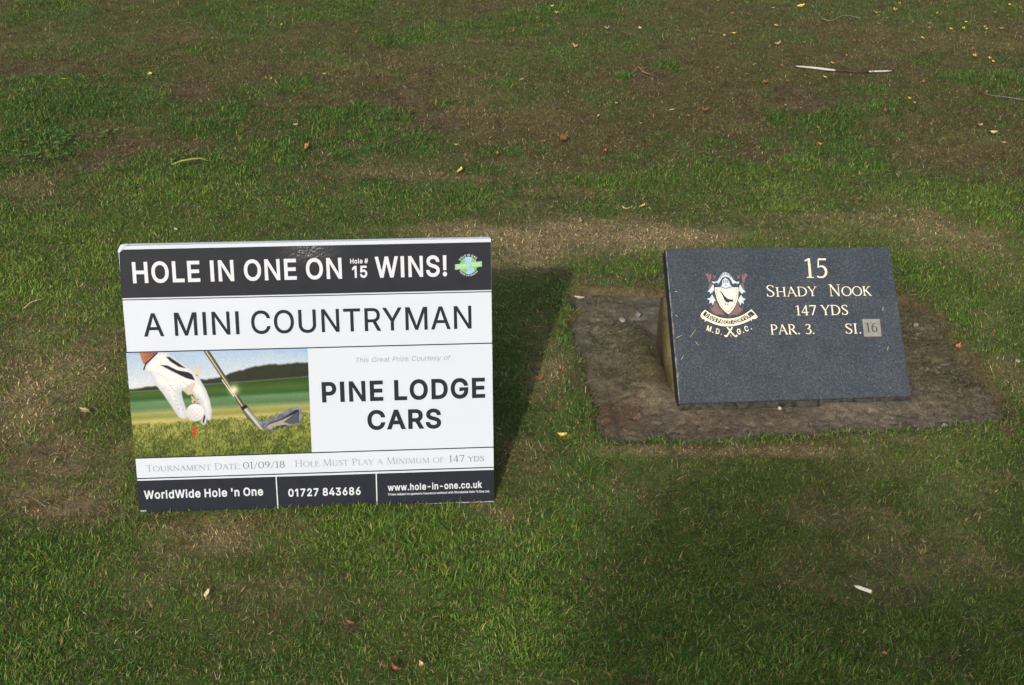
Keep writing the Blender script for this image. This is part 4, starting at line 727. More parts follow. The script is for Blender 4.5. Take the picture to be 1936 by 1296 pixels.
arc_text('emblem_lower_text', 'PRIZE COVERAGE', ec, er * 1.25, 210, 328, er * .16, M_WPRINT, emb, Z2, inward=True)

# ---- the printed picture: colour per point of a fine sheet
def paint(X, Y):
    def inside(P, soft=5.0):
        return sstep(soft, -soft, poly_dist(X, Y, np.array(P, float)))
    def over(base, colr, m): return base * (1 - m[..., None]) + np.asarray(colr, float) * m[..., None]
    t = np.clip((Y - 60) / 380, 0, 1)
    img = np.empty(X.shape + (3,))
    img[:] = 0
    for k, (a, b) in enumerate(((172, 228), (204, 236), (238, 242))): img[..., k] = a + (b - a) * t
    cl = fbm(X, Y * 2.4, 500, 201, 3); img = over(img, (240, 243, 246), sstep(.35, .8, cl) * .25)
    # meadow bands
    yy = Y + (X - 950) * .055
    stops = [(380, (50, 78, 38)), (455, (70, 104, 42)), (505, (52, 92, 48)), (540, (104, 142, 100)), (600, (96, 132, 92)), (650, (168, 172, 104)), (690, (150, 152, 82)), (730, (196, 190, 122)), (790, (168, 168, 80)), (860, (104, 122, 44)), (960, (88, 106, 44)), (1140, (66, 86, 36))]
    mc = np.stack([np.interp(yy, [s[0] for s in stops], [s[1][k] for s in stops]) for k in range(3)], -1)
    mc *= (0.93 + .14 * fbm(X, Y * 6, 420, 203, 3))[..., None]
    hz = np.interp(X, [0, 60, 330, 480, 800, 960, 1100, 1250, 1450, 1600, 1700, 1880], [455, 447, 412, 405, 352, 325, 280, 240, 205, 200, 192, 188])
    hb = np.interp(X, [0, 60, 480, 800, 1200, 1500, 1880], [480, 472, 450, 398, 372, 348, 318])
    hz = hz + (fbm(X, X * 0, 60, 205, 3) - .5) * 22
    img = np.where((sstep(-12, 12, Y - hb))[..., None] > 0, img * (1 - sstep(-12, 12, Y - hb))[..., None] + mc * sstep(-12, 12, Y - hb)[..., None], img)
    hm = sstep(-14, 14, Y - hz) * sstep(10, -10, Y - hb)
    dark = np.stack([38 + 14 * fbm(X, Y, 60, 207, 3), 46 + 16 * fbm(X, Y, 60, 207, 3), 42 + 0 * X], -1)
    img = img * (1 - hm[..., None]) + dark * hm[..., None]
    # near turf
    gy = np.interp(X, [0, 900, 1900], [810, 745, 660])
    gm = sstep(-20, 30, Y - gy + (fbm(X, Y, 22, 209, 2) - .5) * 60)
    g1 = fbm(X + .35 * Y, Y * .42, 9, 211, 3); g2 = fbm(X - .45 * Y, Y * .38, 6, 213, 2); g3 = fbm(X, Y, 110, 215, 3)
    gg = np.clip((g1 - .5) * 1.5 + (g2 - .5) * 1.3 + .45 + (g3 - .5) * .9, 0, 1)
    sh = np.clip((Y - gy) / 380, 0, 1)
    lo = np.stack([84 - 30 * sh, 98 - 26 * sh, 42 - 12 * sh], -1); hi = np.stack([190 - 52 * sh, 190 - 40 * sh, 104 - 36 * sh], -1)
    turf = lo + (hi - lo) * gg[..., None]
    img = img * (1 - gm[..., None]) + turf * gm[..., None]
    img = over(img, (250, 214, 120), np.exp(-((X - 745) / 22) ** 2 - ((Y - 285) / 40) ** 2) * .8)
    # shaft
    def band(p, q, w0, w1):
        px, py = p; dx, dy = q[0] - px, q[1] - py; Ln = math.hypot(dx, dy); dx /= Ln; dy /= Ln
        s = (X - px) * dx + (Y - py) * dy; d = -(X - px) * dy + (Y - py) * dx
        return s / Ln, d / (w0 + (w1 - w0) * np.clip(s / Ln, 0, 1)), sstep(-6, 6, s) * sstep(-6, 6, Ln - s)
    s, d, on = band((826, 60), (1200, 622), 24, 22)
    m = on * sstep(1.1, .9, np.abs(d))
    prof = [(-1, (62, 66, 34)), (-.6, (92, 86, 58)), (-.25, (240, 236, 216)), (.05, (150, 134, 92)), (.45, (78, 82, 58)), (.8, (58, 66, 50)), (1, (96, 116, 106))]
    sc_ = np.stack([np.interp(-d, [q[0] for q in prof], [q[1][k] for q in prof]) for k in range(3)], -1)
    img = img * (1 - m[..., None]) + sc_ * m[..., None]
    s, d, on = band((985, 350), (1108, 522), 5, 5); img = over(img, (246, 244, 232), on * sstep(1.2, .6, np.abs(d)))
    img = over(img, (255, 250, 226), np.exp(-((X - 1105) ** 2 + (Y - 452) ** 2) / 46 ** 2) * .95)
    # iron head
    hosel = [(1180, 650), (1245, 615), (1330, 728), (1392, 775), (1420, 800), (1402, 855), (1335, 830), (1245, 742)]
    m = inside(hosel); q = (X - 1180) * .75 - (Y - 650) * .62
    hc = np.stack([np.interp(q, [-20, 10, 30, 60, 90], v) for v in ((70, 96, 226, 132, 70), (80, 100, 226, 132, 76), (62, 84, 214, 128, 70))], -1)
    img = img * (1 - m[..., None]) + hc * m[..., None]
    img = over(img, (24, 26, 34), inside([(1172, 628), (1222, 598), (1248, 622), (1192, 656)]))
    m = inside([(1335, 768), (1390, 772), (1500, 722), (1625, 655), (1725, 614), (1765, 625), (1780, 665), (1776, 762), (1742, 795), (1650, 815), (1500, 860), (1420, 858), (1390, 842)])
    rim = np.stack([78 + 90 * fbm(X, Y, 45, 221), 86 + 92 * fbm(X, Y, 45, 221), 108 + 86 * fbm(X, Y, 45, 221)], -1)
    img = img * (1 - m[..., None]) + rim * m[..., None]
    img = over(img, (42, 45, 52), inside([(1408, 838), (1445, 792), (1600, 728), (1715, 652), (1752, 650), (1750, 770), (1640, 806), (1500, 850)]))
    img = over(img, (84, 92, 106), inside([(1600, 770), (1710, 690), (1745, 668), (1745, 770), (1680, 800)]))
    img = over(img, (176, 172, 164), inside([(1415, 836), (1450, 798), (1590, 748), (1700, 694), (1600, 772), (1690, 800), (1560, 812), (1480, 848)]))
    img = over(img, (40, 44, 46), inside([(1480, 846), (1530, 812), (1620, 798), (1640, 812), (1520, 850)]))
    tips = sstep(.52, .62, g1) * sstep(795, 850, Y + (X - 1400) * .10) * sstep(1330, 1380, X)
    img = img * (1 - tips[..., None]) + turf * tips[..., None]
    # gloved hand
    skin = np.clip((X - 165) / 160, 0, 1)[..., None]; sk = inside([(160, 60), (380, 60), (345, 98), (228, 200), (214, 196)])[..., None]
    img = img * (1 - sk) + (np.array((206, 132, 98.)) * (1 - skin) + np.array((150, 84, 60.)) * skin) * sk
    img = over(img, (196, 112, 78), 0 * inside([(160, 60), (380, 60), (345, 98), (228, 200), (214, 196)]))
    glove = [(345, 80), (440, 80), (560, 168), (690, 245), (762, 332), (830, 450), (870, 560), (888, 660), (882, 742), (858, 757), (838, 742), (830, 790), (802, 806), (776, 772), (812, 705), (770, 590), (694, 492), (655, 506), (600, 456), (588, 480), (606, 560), (640, 660), (642, 732), (602, 744), (560, 722), (480, 602), (400, 482), (330, 402), (288, 302), (226, 262), (214, 222), (268, 152)]
    m = inside(glove)
    sh = np.clip(1 - np.abs(fbm(X, Y, 170, 231, 3) - .5) * 1.4, 0, 1)
    ed = np.clip(-poly_dist(X, Y, np.array(glove, float)) / 55, 0, 1) ** .6 * np.clip(1.15 - (Y - 150) / 1900 - (X < 430) * 0, 0, 1)
    ed = ed * (.82 + .18 * sh)
    gl = np.stack([196 + 56 * ed, 204 + 49 * ed, 220 + 35 * ed], -1)
    img = img * (1 - m[..., None]) + gl * m[..., None]
    img = over(img, (206, 214, 228), inside([(500, 470), (580, 400), (606, 560), (642, 662), (640, 735), (600, 700), (540, 600)], 30) * m * .55)
    img = over(img, (212, 218, 226), inside([(340, 400), (430, 420), (540, 600), (600, 742), (560, 722), (480, 602), (400, 482)], 18) * m * .55)
    img = over(img, (216, 202, 176), inside([(600, 456), (662, 400), (730, 372), (700, 468), (776, 592), (822, 706), (790, 640), (694, 492), (655, 506)], 10) * .8)
    img = over(img, (206, 212, 222), inside([(740, 480), (800, 560), (836, 742), (818, 700), (770, 590)], 8) * .6)
    img = over(img, (214, 190, 160), inside([(680, 500), (765, 588), (740, 582), (690, 586)], 5))
    img = over(img, (36, 38, 50), inside([(436, 128), (470, 130), (562, 192), (632, 241), (560, 226), (480, 176)]))
    img = over(img, (34, 36, 52), inside([(378, 208), (450, 214), (545, 260), (655, 280), (692, 302), (722, 360), (640, 340), (540, 292)]))
    s, d, on = band((216, 258), (238, 196), 7, 7); img = over(img, (30, 30, 36), on * sstep(1.2, .8, np.abs(d)))
    s, d, on = band((236, 200), (352, 86), 8, 8); img = over(img, (30, 30, 36), on * sstep(1.2, .8, np.abs(d)))
    for cx, cy in ((740, 312), (684, 550), (752, 545), (720, 568), (715, 575), (560, 640), (548, 600), (535, 560), (480, 410), (500, 440), (470, 460), (600, 650), (520, 520)):
        img = over(img, (50, 50, 64), np.exp(-((X - cx) ** 2 + (Y - cy) ** 2) / 6 ** 2) * (.9 if cx > 650 else .45))
    # ball and tee
    rb = np.hypot(X - 722, Y - 678)
    bl = np.clip(1 - (Y - 590) / 260 + (X - 722) / 500, .2, 1)
    bc = np.stack([196 + 54 * bl, 200 + 52 * bl, 206 + 48 * bl], -1) - (6 * (np.sin(X / 7.5) * np.sin(Y / 7.5)))[..., None]
    m = sstep(90, 85, rb); img = img * (1 - m[..., None]) + bc * m[..., None]
    img = over(img, (30, 30, 36), inside([(812, 700), (824, 722), (806, 792), (796, 770)]))
    img = over(img, (226, 66, 34), inside([(692, 832), (738, 824), (737, 850), (728, 934), (714, 936), (708, 858)]))
    img = over(img, (176, 40, 26), inside([(692, 840), (704, 838), (718, 934), (712, 936), (706, 860)]) * .7)
    img = over(img, (178, 188, 206), sum(np.exp(-((Y - (y0 + k * (X - x0) + .002 * (X - x0) ** 2)) / 4) ** 2) * np.exp(-((X - x0) / wd) ** 2) for x0, y0, k, wd in ((360, 300, .5, 60), (420, 330, .7, 70), (450, 250, .5, 50), (600, 370, .9, 40), (660, 420, 1.0, 40), (500, 440, 1.1, 60), (790, 560, 2.2, 22), (730, 440, 1.2, 30))).clip(0, 1) * .5 * inside(glove))
    img = img * (1 + (fbm(X, Y, 9, 241, 2) - .5) * .12)[..., None]
    return np.clip(img, 0, 255)

NW, NH = 460, 258
S_, T_ = np.meshgrid(np.linspace(0, 1, NW), np.linspace(0, 1, NH))
TL, TR_, BR, BL = [np.array(v, float) for v in ((45, 93), (1838, 47), (1880, 1075), (128, 1131))]
ZX, ZY = [(TL[k] * (1 - S_) + TR_[k] * S_) * (1 - T_) + (BL[k] * (1 - S_) + BR[k] * S_) * T_ for k in (0, 1)]
pic = srgb_np(paint(ZX, ZY)) * 0.55
cnr = [np.array(A(*p)) for p in ((238.6, 668.0), (581.5, 659.1), (589.3, 855.4), (254.5, 865.8))]
PX, PY = [(cnr[0][k] * (1 - S_) + cnr[1][k] * S_) * (1 - T_) + (cnr[3][k] * (1 - S_) + cnr[2][k] * S_) * T_ for k in (0, 1)]
me = bpy.data.meshes.new('printed_picture')
me.vertices.add(NW * NH); me.vertices.foreach_set('co', np.stack([PX, PY, np.full_like(PX, Z1)], -1).ravel())
ii = (np.arange(NH - 1)[:, None] * NW + np.arange(NW - 1)[None, :]).ravel()
q = np.stack([ii + NW, ii + NW + 1, ii + 1, ii], -1)
me.loops.add(q.size); me.polygons.add(len(q)); me.loops.foreach_set('vertex_index', q.ravel()); me.polygons.foreach_set('loop_start', np.arange(len(q)) * 4)
me.update(calc_edges=True)
at = me.attributes.new('Col', 'FLOAT_COLOR', 'POINT'); c4 = np.ones((NH * NW, 4), np.float32); c4[:, :3] = pic.reshape(-1, 3); at.data.foreach_set('color', c4.ravel())
me.materials.append(mat_attr('printed_picture_ink', rough=.3, spec=.12))
tag(link(bpy.data.objects.new('printed_picture', me), board), 'printed picture of a gloved hand setting a golf ball on a red tee beside an iron')
# ------------------------------------------------------------------ stone base and plinth
SP = Panel(0.459693, 3.040053, 0.004, 0.074619, 0.807626)
S = SP.at
SLW, SLH, SLT = 0.6476, 0.4516, 0.052

def stone_material():
    m = bpy.data.materials.new('mossy_sandstone'); m.use_nodes = True
    n = m.node_tree.nodes; l = m.node_tree.links; p = n['Principled BSDF']
    p.inputs['Roughness'].default_value = 1.0; p.inputs['Specular IOR Level'].default_value = .05
    tc = n.new('ShaderNodeTexCoord')
    def noise(sc, det=8, rough=.65, loc=(0, 0, 0)):
        mp = n.new('ShaderNodeMapping'); mp.inputs['Location'].default_value = loc; l.new(tc.outputs['Object'], mp.inputs[0])
        z = n.new('ShaderNodeTexNoise'); z.inputs['Scale'].default_value = sc; z.inputs['Detail'].default_value = det; z.inputs['Roughness'].default_value = rough
        l.new(mp.outputs[0], z.inputs['Vector']); return z
    def ramp(src, stops):
        r = n.new('ShaderNodeValToRGB')
        while len(r.color_ramp.elements) < len(stops): r.color_ramp.elements.new(0.5)
        for e, (pos, c) in zip(r.color_ramp.elements, stops): e.position = pos; e.color = (*c, 1)
        l.new(src, r.inputs[0]); return r
    def mix(f, a, b):
        x = n.new('ShaderNodeMix'); x.data_type = 'RGBA'; l.new(f, x.inputs[0]); l.new(a, x.inputs[6]); l.new(b, x.inputs[7]); return x.outputs[2]
    base = ramp(noise(42, 12, .82).outputs[0], [(.30, (.052, .043, .032)), (.46, (.145, .120, .088)), (.56, (.205, .174, .132)), (.68, (.31, .27, .215))]).outputs[0]
    moss = ramp(noise(110, 8, .8, (3, 1, 0)).outputs[0], [(.3, (.045, .040, .016)), (.55, (.115, .102, .042)), (.75, (.19, .165, .075))]).outputs[0]
    at = n.new('ShaderNodeAttribute'); at.attribute_name = 'moss'
    mm = n.new('ShaderNodeMath'); mm.operation = 'MULTIPLY_ADD'; l.new(noise(14, 6, .7, (7, 2, 0)).outputs[0], mm.inputs[0]); mm.inputs[1].default_value = 1.6
    ad = n.new('ShaderNodeMath'); ad.operation = 'SUBTRACT'; l.new(at.outputs['Fac'], ad.inputs[0]); ad.inputs[1].default_value = .95
    l.new(ad.outputs[0], mm.inputs[2])
    cl = n.new('ShaderNodeClamp'); l.new(mm.outputs[0], cl.inputs[0])
    c1 = mix(cl.outputs[0], base, moss)
    bl = ramp(noise(9, 5, .65, (4, 4, 0)).outputs[0], [(.34, (.66, .66, .68)), (.5, (1.0, 1.0, 1.0)), (.66, (1.38, 1.34, 1.3))])
    mb = n.new('ShaderNodeMix'); mb.data_type = 'RGBA'; mb.blend_type = 'MULTIPLY'; mb.inputs[0].default_value = 1; l.new(c1, mb.inputs[6]); l.new(bl.outputs[0], mb.inputs[7]); c1 = mb.outputs[2]
    rust = n.new('ShaderNodeRGB'); rust.outputs[0].default_value = (.17, .075, .032, 1)
    ar = n.new('ShaderNodeAttribute'); ar.attribute_name = 'rust'
    rm = n.new('ShaderNodeMath'); rm.operation = 'MULTIPLY'; l.new(ar.outputs['Fac'], rm.inputs[0]); l.new(ramp(noise(34, 6, .7, (1, 5, 0)).outputs[0], [(.4, (0, 0, 0)), (.62, (1, 1, 1))]).outputs[0], rm.inputs[1])
    c2 = mix(rm.outputs[0], c1, rust.outputs[0])
    lich = n.new('ShaderNodeRGB'); lich.outputs[0].default_value = (.33, .30, .27, 1)
    al = n.new('ShaderNodeAttribute'); al.attribute_name = 'lichen'
    lm = n.new('ShaderNodeMath'); lm.operation = 'MULTIPLY'; l.new(al.outputs['Fac'], lm.inputs[0])
    l.new(ramp(noise(75, 4, .6, (2, 8, 0)).outputs[0], [(.56, (0, 0, 0)), (.64, (1, 1, 1))]).outputs[0], lm.inputs[1])
    c3 = mix(lm.outputs[0], c2, lich.outputs[0])
    l.new(c3, p.inputs['Base Color'])
    b = n.new('ShaderNodeBump'); b.inputs['Strength'].default_value = .9; b.inputs['Distance'].default_value = .005
    l.new(noise(260, 8, .8).outputs[0], b.inputs['Height']); l.new(b.outputs[0], p.inputs['Normal'])
    return m
M_STONE = stone_material()

bx = np.arange(0.05, 1.46, 0.0055); by = np.arange(2.78, 3.86, 0.0055)
BX, BY = np.meshgrid(bx, by); bdm = base_dist(BX, BY)
# plinth footprint on the base (slab frame)
ca, sa = math.cos(.074619), math.sin(.074619)
lx = (BX - SP.o.x) * ca + (BY - SP.o.y) * sa; ly = -(BX - SP.o.x) * sa + (BY - SP.o.y) * ca
foot_d = np.maximum(np.maximum(-.03 - lx, lx - (SLW - .03)), np.maximum(.0 - ly, ly - .40))
BZ = -0.016 + (fbm(BX, BY, .16, 301, 4) - .5) * .008 + (fbm(BX, BY, .03, 303, 4) - .5) * .0035
ramp_l = sstep(.14, 0.0, foot_d) * sstep(.02, -.05, lx) * sstep(.02, .12, ly)
BZ += .030 * ramp_l + .010 * sstep(.10, .0, foot_d) * (lx > .4)
# groove where the fillet meets the flat of the base, and scattered pits
BZ -= .008 * np.exp(-((foot_d - .145) / .008) ** 2) * (lx < 0) * sstep(.3, .6, fbm(BX, BY, .05, 309, 2))
pit = sstep(.70, .80, fbm(BX, BY, .028, 305, 2)); BZ -= .005 * pit
BZ += .005 * sstep(.50, .78, fbm(BX, BY, .05, 306, 4)) * (lx > .5)
BZ -= .022 * sstep(-.010, .010, bdm)
me_v = np.stack([BX, BY, BZ], -1)
nyb, nxb = BX.shape
ii = (np.arange(nyb - 1)[:, None] * nxb + np.arange(nxb - 1)[None, :])
inside_f = (bdm[:-1, :-1] < .008)
ii = ii[inside_f].ravel(); q = np.stack([ii, ii + 1, ii + 1 + nxb, ii + nxb], -1)
used = np.unique(q); remap = -np.ones(nyb * nxb, int); remap[used] = np.arange(len(used)); q = remap[q]
def stone_attr(me, moss, rust, lich):
    for nm, v in (('moss', moss), ('rust', rust), ('lichen', lich)):
        a = me.attributes.new(nm, 'FLOAT', 'POINT'); a.data.foreach_set('value', np.asarray(v, np.float32).ravel())
me = bpy.data.meshes.new('stone_slab'); me.vertices.add(len(used)); me.vertices.foreach_set('co', me_v.reshape(-1, 3)[used].ravel())
me.loops.add(q.size); me.polygons.add(len(q)); me.loops.foreach_set('vertex_index', q.ravel()); me.polygons.foreach_set('loop_start', np.arange(len(q)) * 4)
me.polygons.foreach_set('use_smooth', np.ones(len(q), bool)); me.update(calc_edges=True)
mossv = .30 + .75 * ramp_l + .45 * sstep(.62, .75, lx) * sstep(-.05, .1, ly) + .25 * (lx < -.1)
def g2(px, py, r):
    c = ground_flat(px, py); return np.exp(-((BX - c.x) ** 2 + (BY - c.y) ** 2) / r ** 2)
rustv = np.clip(0.7 * g2(1190, 770, .07) + .6 * g2(1330, 780, .09) + .4 * g2(1140, 790, .08) + .25 * g2(1500, 790, .12), 0, 1)
lichv = np.clip(1.2 * g2(1690, 785, .05) + 1.0 * g2(1180, 605, .035) + .8 * g2(1205, 598, .02) + .6 * g2(1800, 700, .09) + .5 * g2(1740, 620, .04) + .5 * g2(1380, 800, .05) + .3 * g2(1150, 620, .1) + .2, 0, 1)
stone_attr(me, mossv.reshape(-1)[used], rustv.reshape(-1)[used], lichv.reshape(-1)[used])
me.materials.append(M_STONE)
base = empty('stone_base', (0.75, 3.35, -0.015)); tag(base, 'weathered mossy stone base sunk into the turf under the granite plaque', 'stone base')
o = link(bpy.data.objects.new('base_slab', me), base); o.matrix_parent_inverse = Matrix.Translation(base.location).inverted()

# plinth: rough wedge of mortar that carries the granite
bm = bmesh.new()
prof = [(.015, -.050), (.09, -.053), (.18, -.0535), (.27, -.053), (.325, -.055), (.35, -.075)]
xsn = [(-.013, .74, .03), (-.010, .88, .012), (-.005, .97, .004), (.02, 1, 0), (.2, 1, 0), (.4, 1, 0), (SLW - .06, 1, 0), (SLW - .045, .9, .02)]
rows = []
for xx, k, back_ in xsn:
    row = []
    for (v, zz) in prof:
        q = SP.M @ Vector((xx * min(1, .15 + v / .22) if xx < 0 else xx, .02 + (v - .02) * k, zz - back_)); row.append(q)
    top = row[-1]
    row.append(Vector((top.x, top.y + .05, top.z - .03))); row.append(Vector((top.x, top.y + .08, -.06))); row.append(Vector((row[0].x, row[0].y, -.06)))
    rows.append([bm.verts.new(p) for p in row])
for a, b in zip(rows[:-1], rows[1:]):
    for j in range(len(a)): bm.faces.new([a[j], a[(j + 1) % len(a)], b[(j + 1) % len(a)], b[j]])
bm.faces.new(rows[0]); bm.faces.new(rows[-1][::-1])
bmesh.ops.subdivide_edges(bm, edges=bm.edges[:], cuts=2, use_grid_fill=True)
for v in bm.verts:
    nz = (fbm(np.array([v.co.x * 1.0 + v.co.z]), np.array([v.co.y + v.co.z * .7]), .05, 311, 3)[0] - .5) * .008
    v.co.y += abs(nz); v.co.z -= abs(nz)
pl = bm_obj('plinth', bm, M_STONE, base, smooth=True); pl.matrix_parent_inverse = Matrix.Translation(base.location).inverted()
stone_attr(pl.data, [.95] * len(pl.data.vertices), [.2] * len(pl.data.vertices), [.1] * len(pl.data.vertices))

# ------------------------------------------------------------------ granite plaque
def granite_material():
    m = bpy.data.materials.new('blue_grey_granite'); m.use_nodes = True
    n = m.node_tree.nodes; l = m.node_tree.links; p = n['Principled BSDF']
    tc = n.new('ShaderNodeTexCoord')
    def noise(sc, det, rough=.6):
        z = n.new('ShaderNodeTexNoise'); z.inputs['Scale'].default_value = sc; z.inputs['Detail'].default_value = det; z.inputs['Roughness'].default_value = rough
        l.new(tc.outputs['Object'], z.inputs['Vector']); return z
    vo = n.new('ShaderNodeTexVoronoi'); vo.inputs['Scale'].default_value = 430; l.new(tc.outputs['Object'], vo.inputs['Vector'])
    sv = n.new('ShaderNodeSeparateColor'); l.new(vo.outputs['Color'], sv.inputs[0])
    nm = n.new('ShaderNodeMath'); nm.operation = 'MULTIPLY_ADD'; l.new(noise(120, 3, .6).outputs[0], nm.inputs[0]); nm.inputs[1].default_value = .7
    hf = n.new('ShaderNodeMath'); hf.operation = 'MULTIPLY_ADD'; l.new(sv.outputs[0], hf.inputs[0]); hf.inputs[1].default_value = .75; hf.inputs[2].default_value = -.22; l.new(hf.outputs[0], nm.inputs[2])
    r = n.new('ShaderNodeValToRGB'); e = r.color_ramp.elements
    for _ in range(2): e.new(.5)
    for k, (pos, c) in enumerate(((.10, (.023, .030, .040)), (.40, (.032, .041, .054)), (.68, (.044, .055, .069)), (.92, (.085, .098, .108)))): e[k].position = pos; e[k].color = (*c, 1)
    l.new(nm.outputs[0], r.inputs[0])
    r2 = n.new('ShaderNodeValToRGB'); r2.color_ramp.elements[0].position = .35; r2.color_ramp.elements[1].position = .7
    r2.color_ramp.elements[0].color = (.84, .86, .90, 1); r2.color_ramp.elements[1].color = (1.20, 1.18, 1.10, 1)
    l.new(noise(9, 5).outputs[0], r2.inputs[0])
    x = n.new('ShaderNodeMix'); x.data_type = 'RGBA'; x.blend_type = 'MULTIPLY'; x.inputs[0].default_value = 1
    l.new(r.outputs[0], x.inputs[6]); l.new(r2.outputs[0], x.inputs[7]); l.new(x.outputs[2], p.inputs['Base Color'])
    p.inputs['Roughness'].default_value = .42; p.inputs['Specular IOR Level'].default_value = .32
    return m
M_GRAN = granite_material()
M_GSIDE = mat('granite_sawn_side', (.020, .023, .028), .62, .3, var=.35, vscale=70, bump=.3, bscale=200)
M_CHIP = mat('granite_chipped_edge', (.16, .165, .17), .8, .3, var=.5, vscale=60)
M_GILT = mat('gilded_cut_lettering', (.70, .63, .48), .5, .25, var=.22, vscale=140)
M_CREAM = mat('cream_enamel', (.84, .74, .55), .5, .4, var=.05, vscale=60)
M_PALE = mat('pale_blue_enamel', (.47, .54, .62), .5, .4, var=.08, vscale=60)
M_MAUVE = mat('mauve_enamel', (.175, .10, .105), .55, .3, var=.12, vscale=60)
M_RAVEN = mat('black_enamel', (.022, .028, .038), .5, .4, var=.05)
M_PLATE = mat('grey_number_plate', (.215, .21, .19), .55, .3, var=.10, vscale=50)
M_PLNUM = mat('dark_cut_number', (.05, .055, .05), .6, .3, var=.05)

plaque = empty('granite_plaque', (0, 0, 0)); plaque.matrix_world = SP.M
tag(plaque, 'tilted blue grey granite tee plaque with gilt lettering and a crest', 'plaque')
fo = [S(*p) for p in ((1284.8, 762.5), (1721.5, 748), (1682, 468), (1259, 471))]
# the left arris is chipped: lay many points along it
edge = []
N_ED = 46
for i in range(1, N_ED):
    t = i / N_ED; p = (fo[3][0] * (1 - t) + fo[0][0] * t, fo[3][1] * (1 - t) + fo[0][1] * t)
    j = .0012 + .0042 * max(0, vnoise(np.array([t * 26.0]), np.array([3.0]), 5)[0] - .35) * (t ** .7) * 1.6
    edge.append((p[0] + j, p[1]))
face = [fo[0], fo[1], fo[2], fo[3]] + edge
bm = bmesh.new(); CH = .0022
vf = [bm.verts.new((x, y, 0)) for x, y in face]
def back_pt(i):
    x, y = face[i]
    if i == 0: return (fo[0][0] - .001, fo[0][1] - .002)
    if i == 1: return (fo[1][0] + .001, fo[1][1] - .002)
    if i == 2: return (fo[2][0] + .001, fo[2][1] + .0015)
    if i == 3: return (fo[3][0] - .001, fo[3][1] + .0015)
    t = (i - 3) / N_ED; return (fo[3][0] * (1 - t) + fo[0][0] * t - .001, y)
vm = [bm.verts.new((*back_pt(i), -CH - (.002 if i > 3 else 0))) for i in range(len(face))]
vb = [bm.verts.new((*back_pt(i), -SLT)) for i in range(len(face))]
bm.faces.new(vf).material_index = 0
for i in range(len(face)):
    j = (i + 1) % len(face)
    f = bm.faces.new([vf[i], vf[j], vm[j], vm[i]]); f.material_index = 2 if i >= 3 else 0
    f = bm.faces.new([vm[i], vm[j], vb[j], vb[i]]); f.material_index = 1 if i != 2 else 0
bm.faces.new(vb[::-1]).material_index = 1
bm_obj('slab', bm, [M_GRAN, M_GSIDE, M_CHIP], plaque)
# mortar bed under the lower edge
bm = bmesh.new(); M_ = 40; rows = []
for i in range(M_ + 1):
    t = i / M_; x = fo[0][0] + (fo[1][0] - fo[0][0]) * t; y = fo[0][1] + (fo[1][1] - fo[0][1]) * t
    j = .003 * vnoise(np.array([t * 14.0]), np.array([8.0]), 3)[0]
    rows.append([bm.verts.new(v) for v in ((x, y - .0022, -.004 - j), (x, y - .010 - j * 2, -.003), (x, y - .03, -.02), (x, y - .03, -.05), (x, y - .003, -.05))])
for a, b in zip(rows[:-1], rows[1:]):
    for k in range(5): bm.faces.new([a[k], a[(k + 1) % 5], b[(k + 1) % 5], b[k]])
bm_obj('mortar_bed', bm, mat('dark_mortar', (.040, .040, .034), .95, .2, var=.5, vscale=60, bump=.8, bscale=120), plaque)

ZS = .0006
def gilt(name, s, p0, p1, cap, small=.81, weight=1.05, m=None, parent=None, z=ZS):
    return roman(name, s, p0, p1, cap, m or M_GILT, small, weight, pn=SP, parent=parent or plaque, z=z)
gilt('hole_number', '15', (1523.0, 525.8), (1566.4, 526.0), 36.8, weight=.95)
gilt('hole_name', 'Shady', (1450.3, 561.7), (1546.2, 560.2), 22.0, weight=.95)
gilt('hole_name', 'Nook', (1567.4, 560.5), (1648.8, 559.6), 22.0, weight=.95)
gilt('hole_length', '147 YDS', (1505.2, 596.9), (1604.0, 595.8), 18.8)
gilt('hole_par', 'PAR. 3.', (1456.9, 633.1), (1539.9, 632.0), 18.8)
gilt('stroke_index', 'SI.', (1599.2, 631.4), (1628.4, 631.0), 18.9)
pc = [S(*p) for p in ((1633.5, 637.0), (1665.8, 636.4), (1662.5, 604.2), (1630.0, 604.6))]
bm = bmesh.new(); vt = [bm.verts.new((x, y, .0035)) for x, y in pc]
cxp = sum(p[0] for p in pc) / 4; cyp = sum(p[1] for p in pc) / 4
vo = [bm.verts.new((x + (x - cxp) * .03, y + (y - cyp) * .03, .0026)) for x, y in pc]; vb = [bm.verts.new((x + (x - cxp) * .03, y + (y - cyp) * .03, .0002)) for x, y in pc]
bm.faces.new(vt)
for a, b in ((vt, vo), (vo, vb)):
    for i in range(4): bm.faces.new([a[i], a[(i + 1) % 4], b[(i + 1) % 4], b[i]])
plate = bm_obj('number_plate', bm, M_PLATE, plaque); tag(plate, 'small grey plate with dark number fixed over the stone')
gilt('plate_number', '16', (1637.0, 629.2), (1659.2, 628.8), 17.6, weight=1.15, m=M_PLNUM, parent=plate, z=.0039)

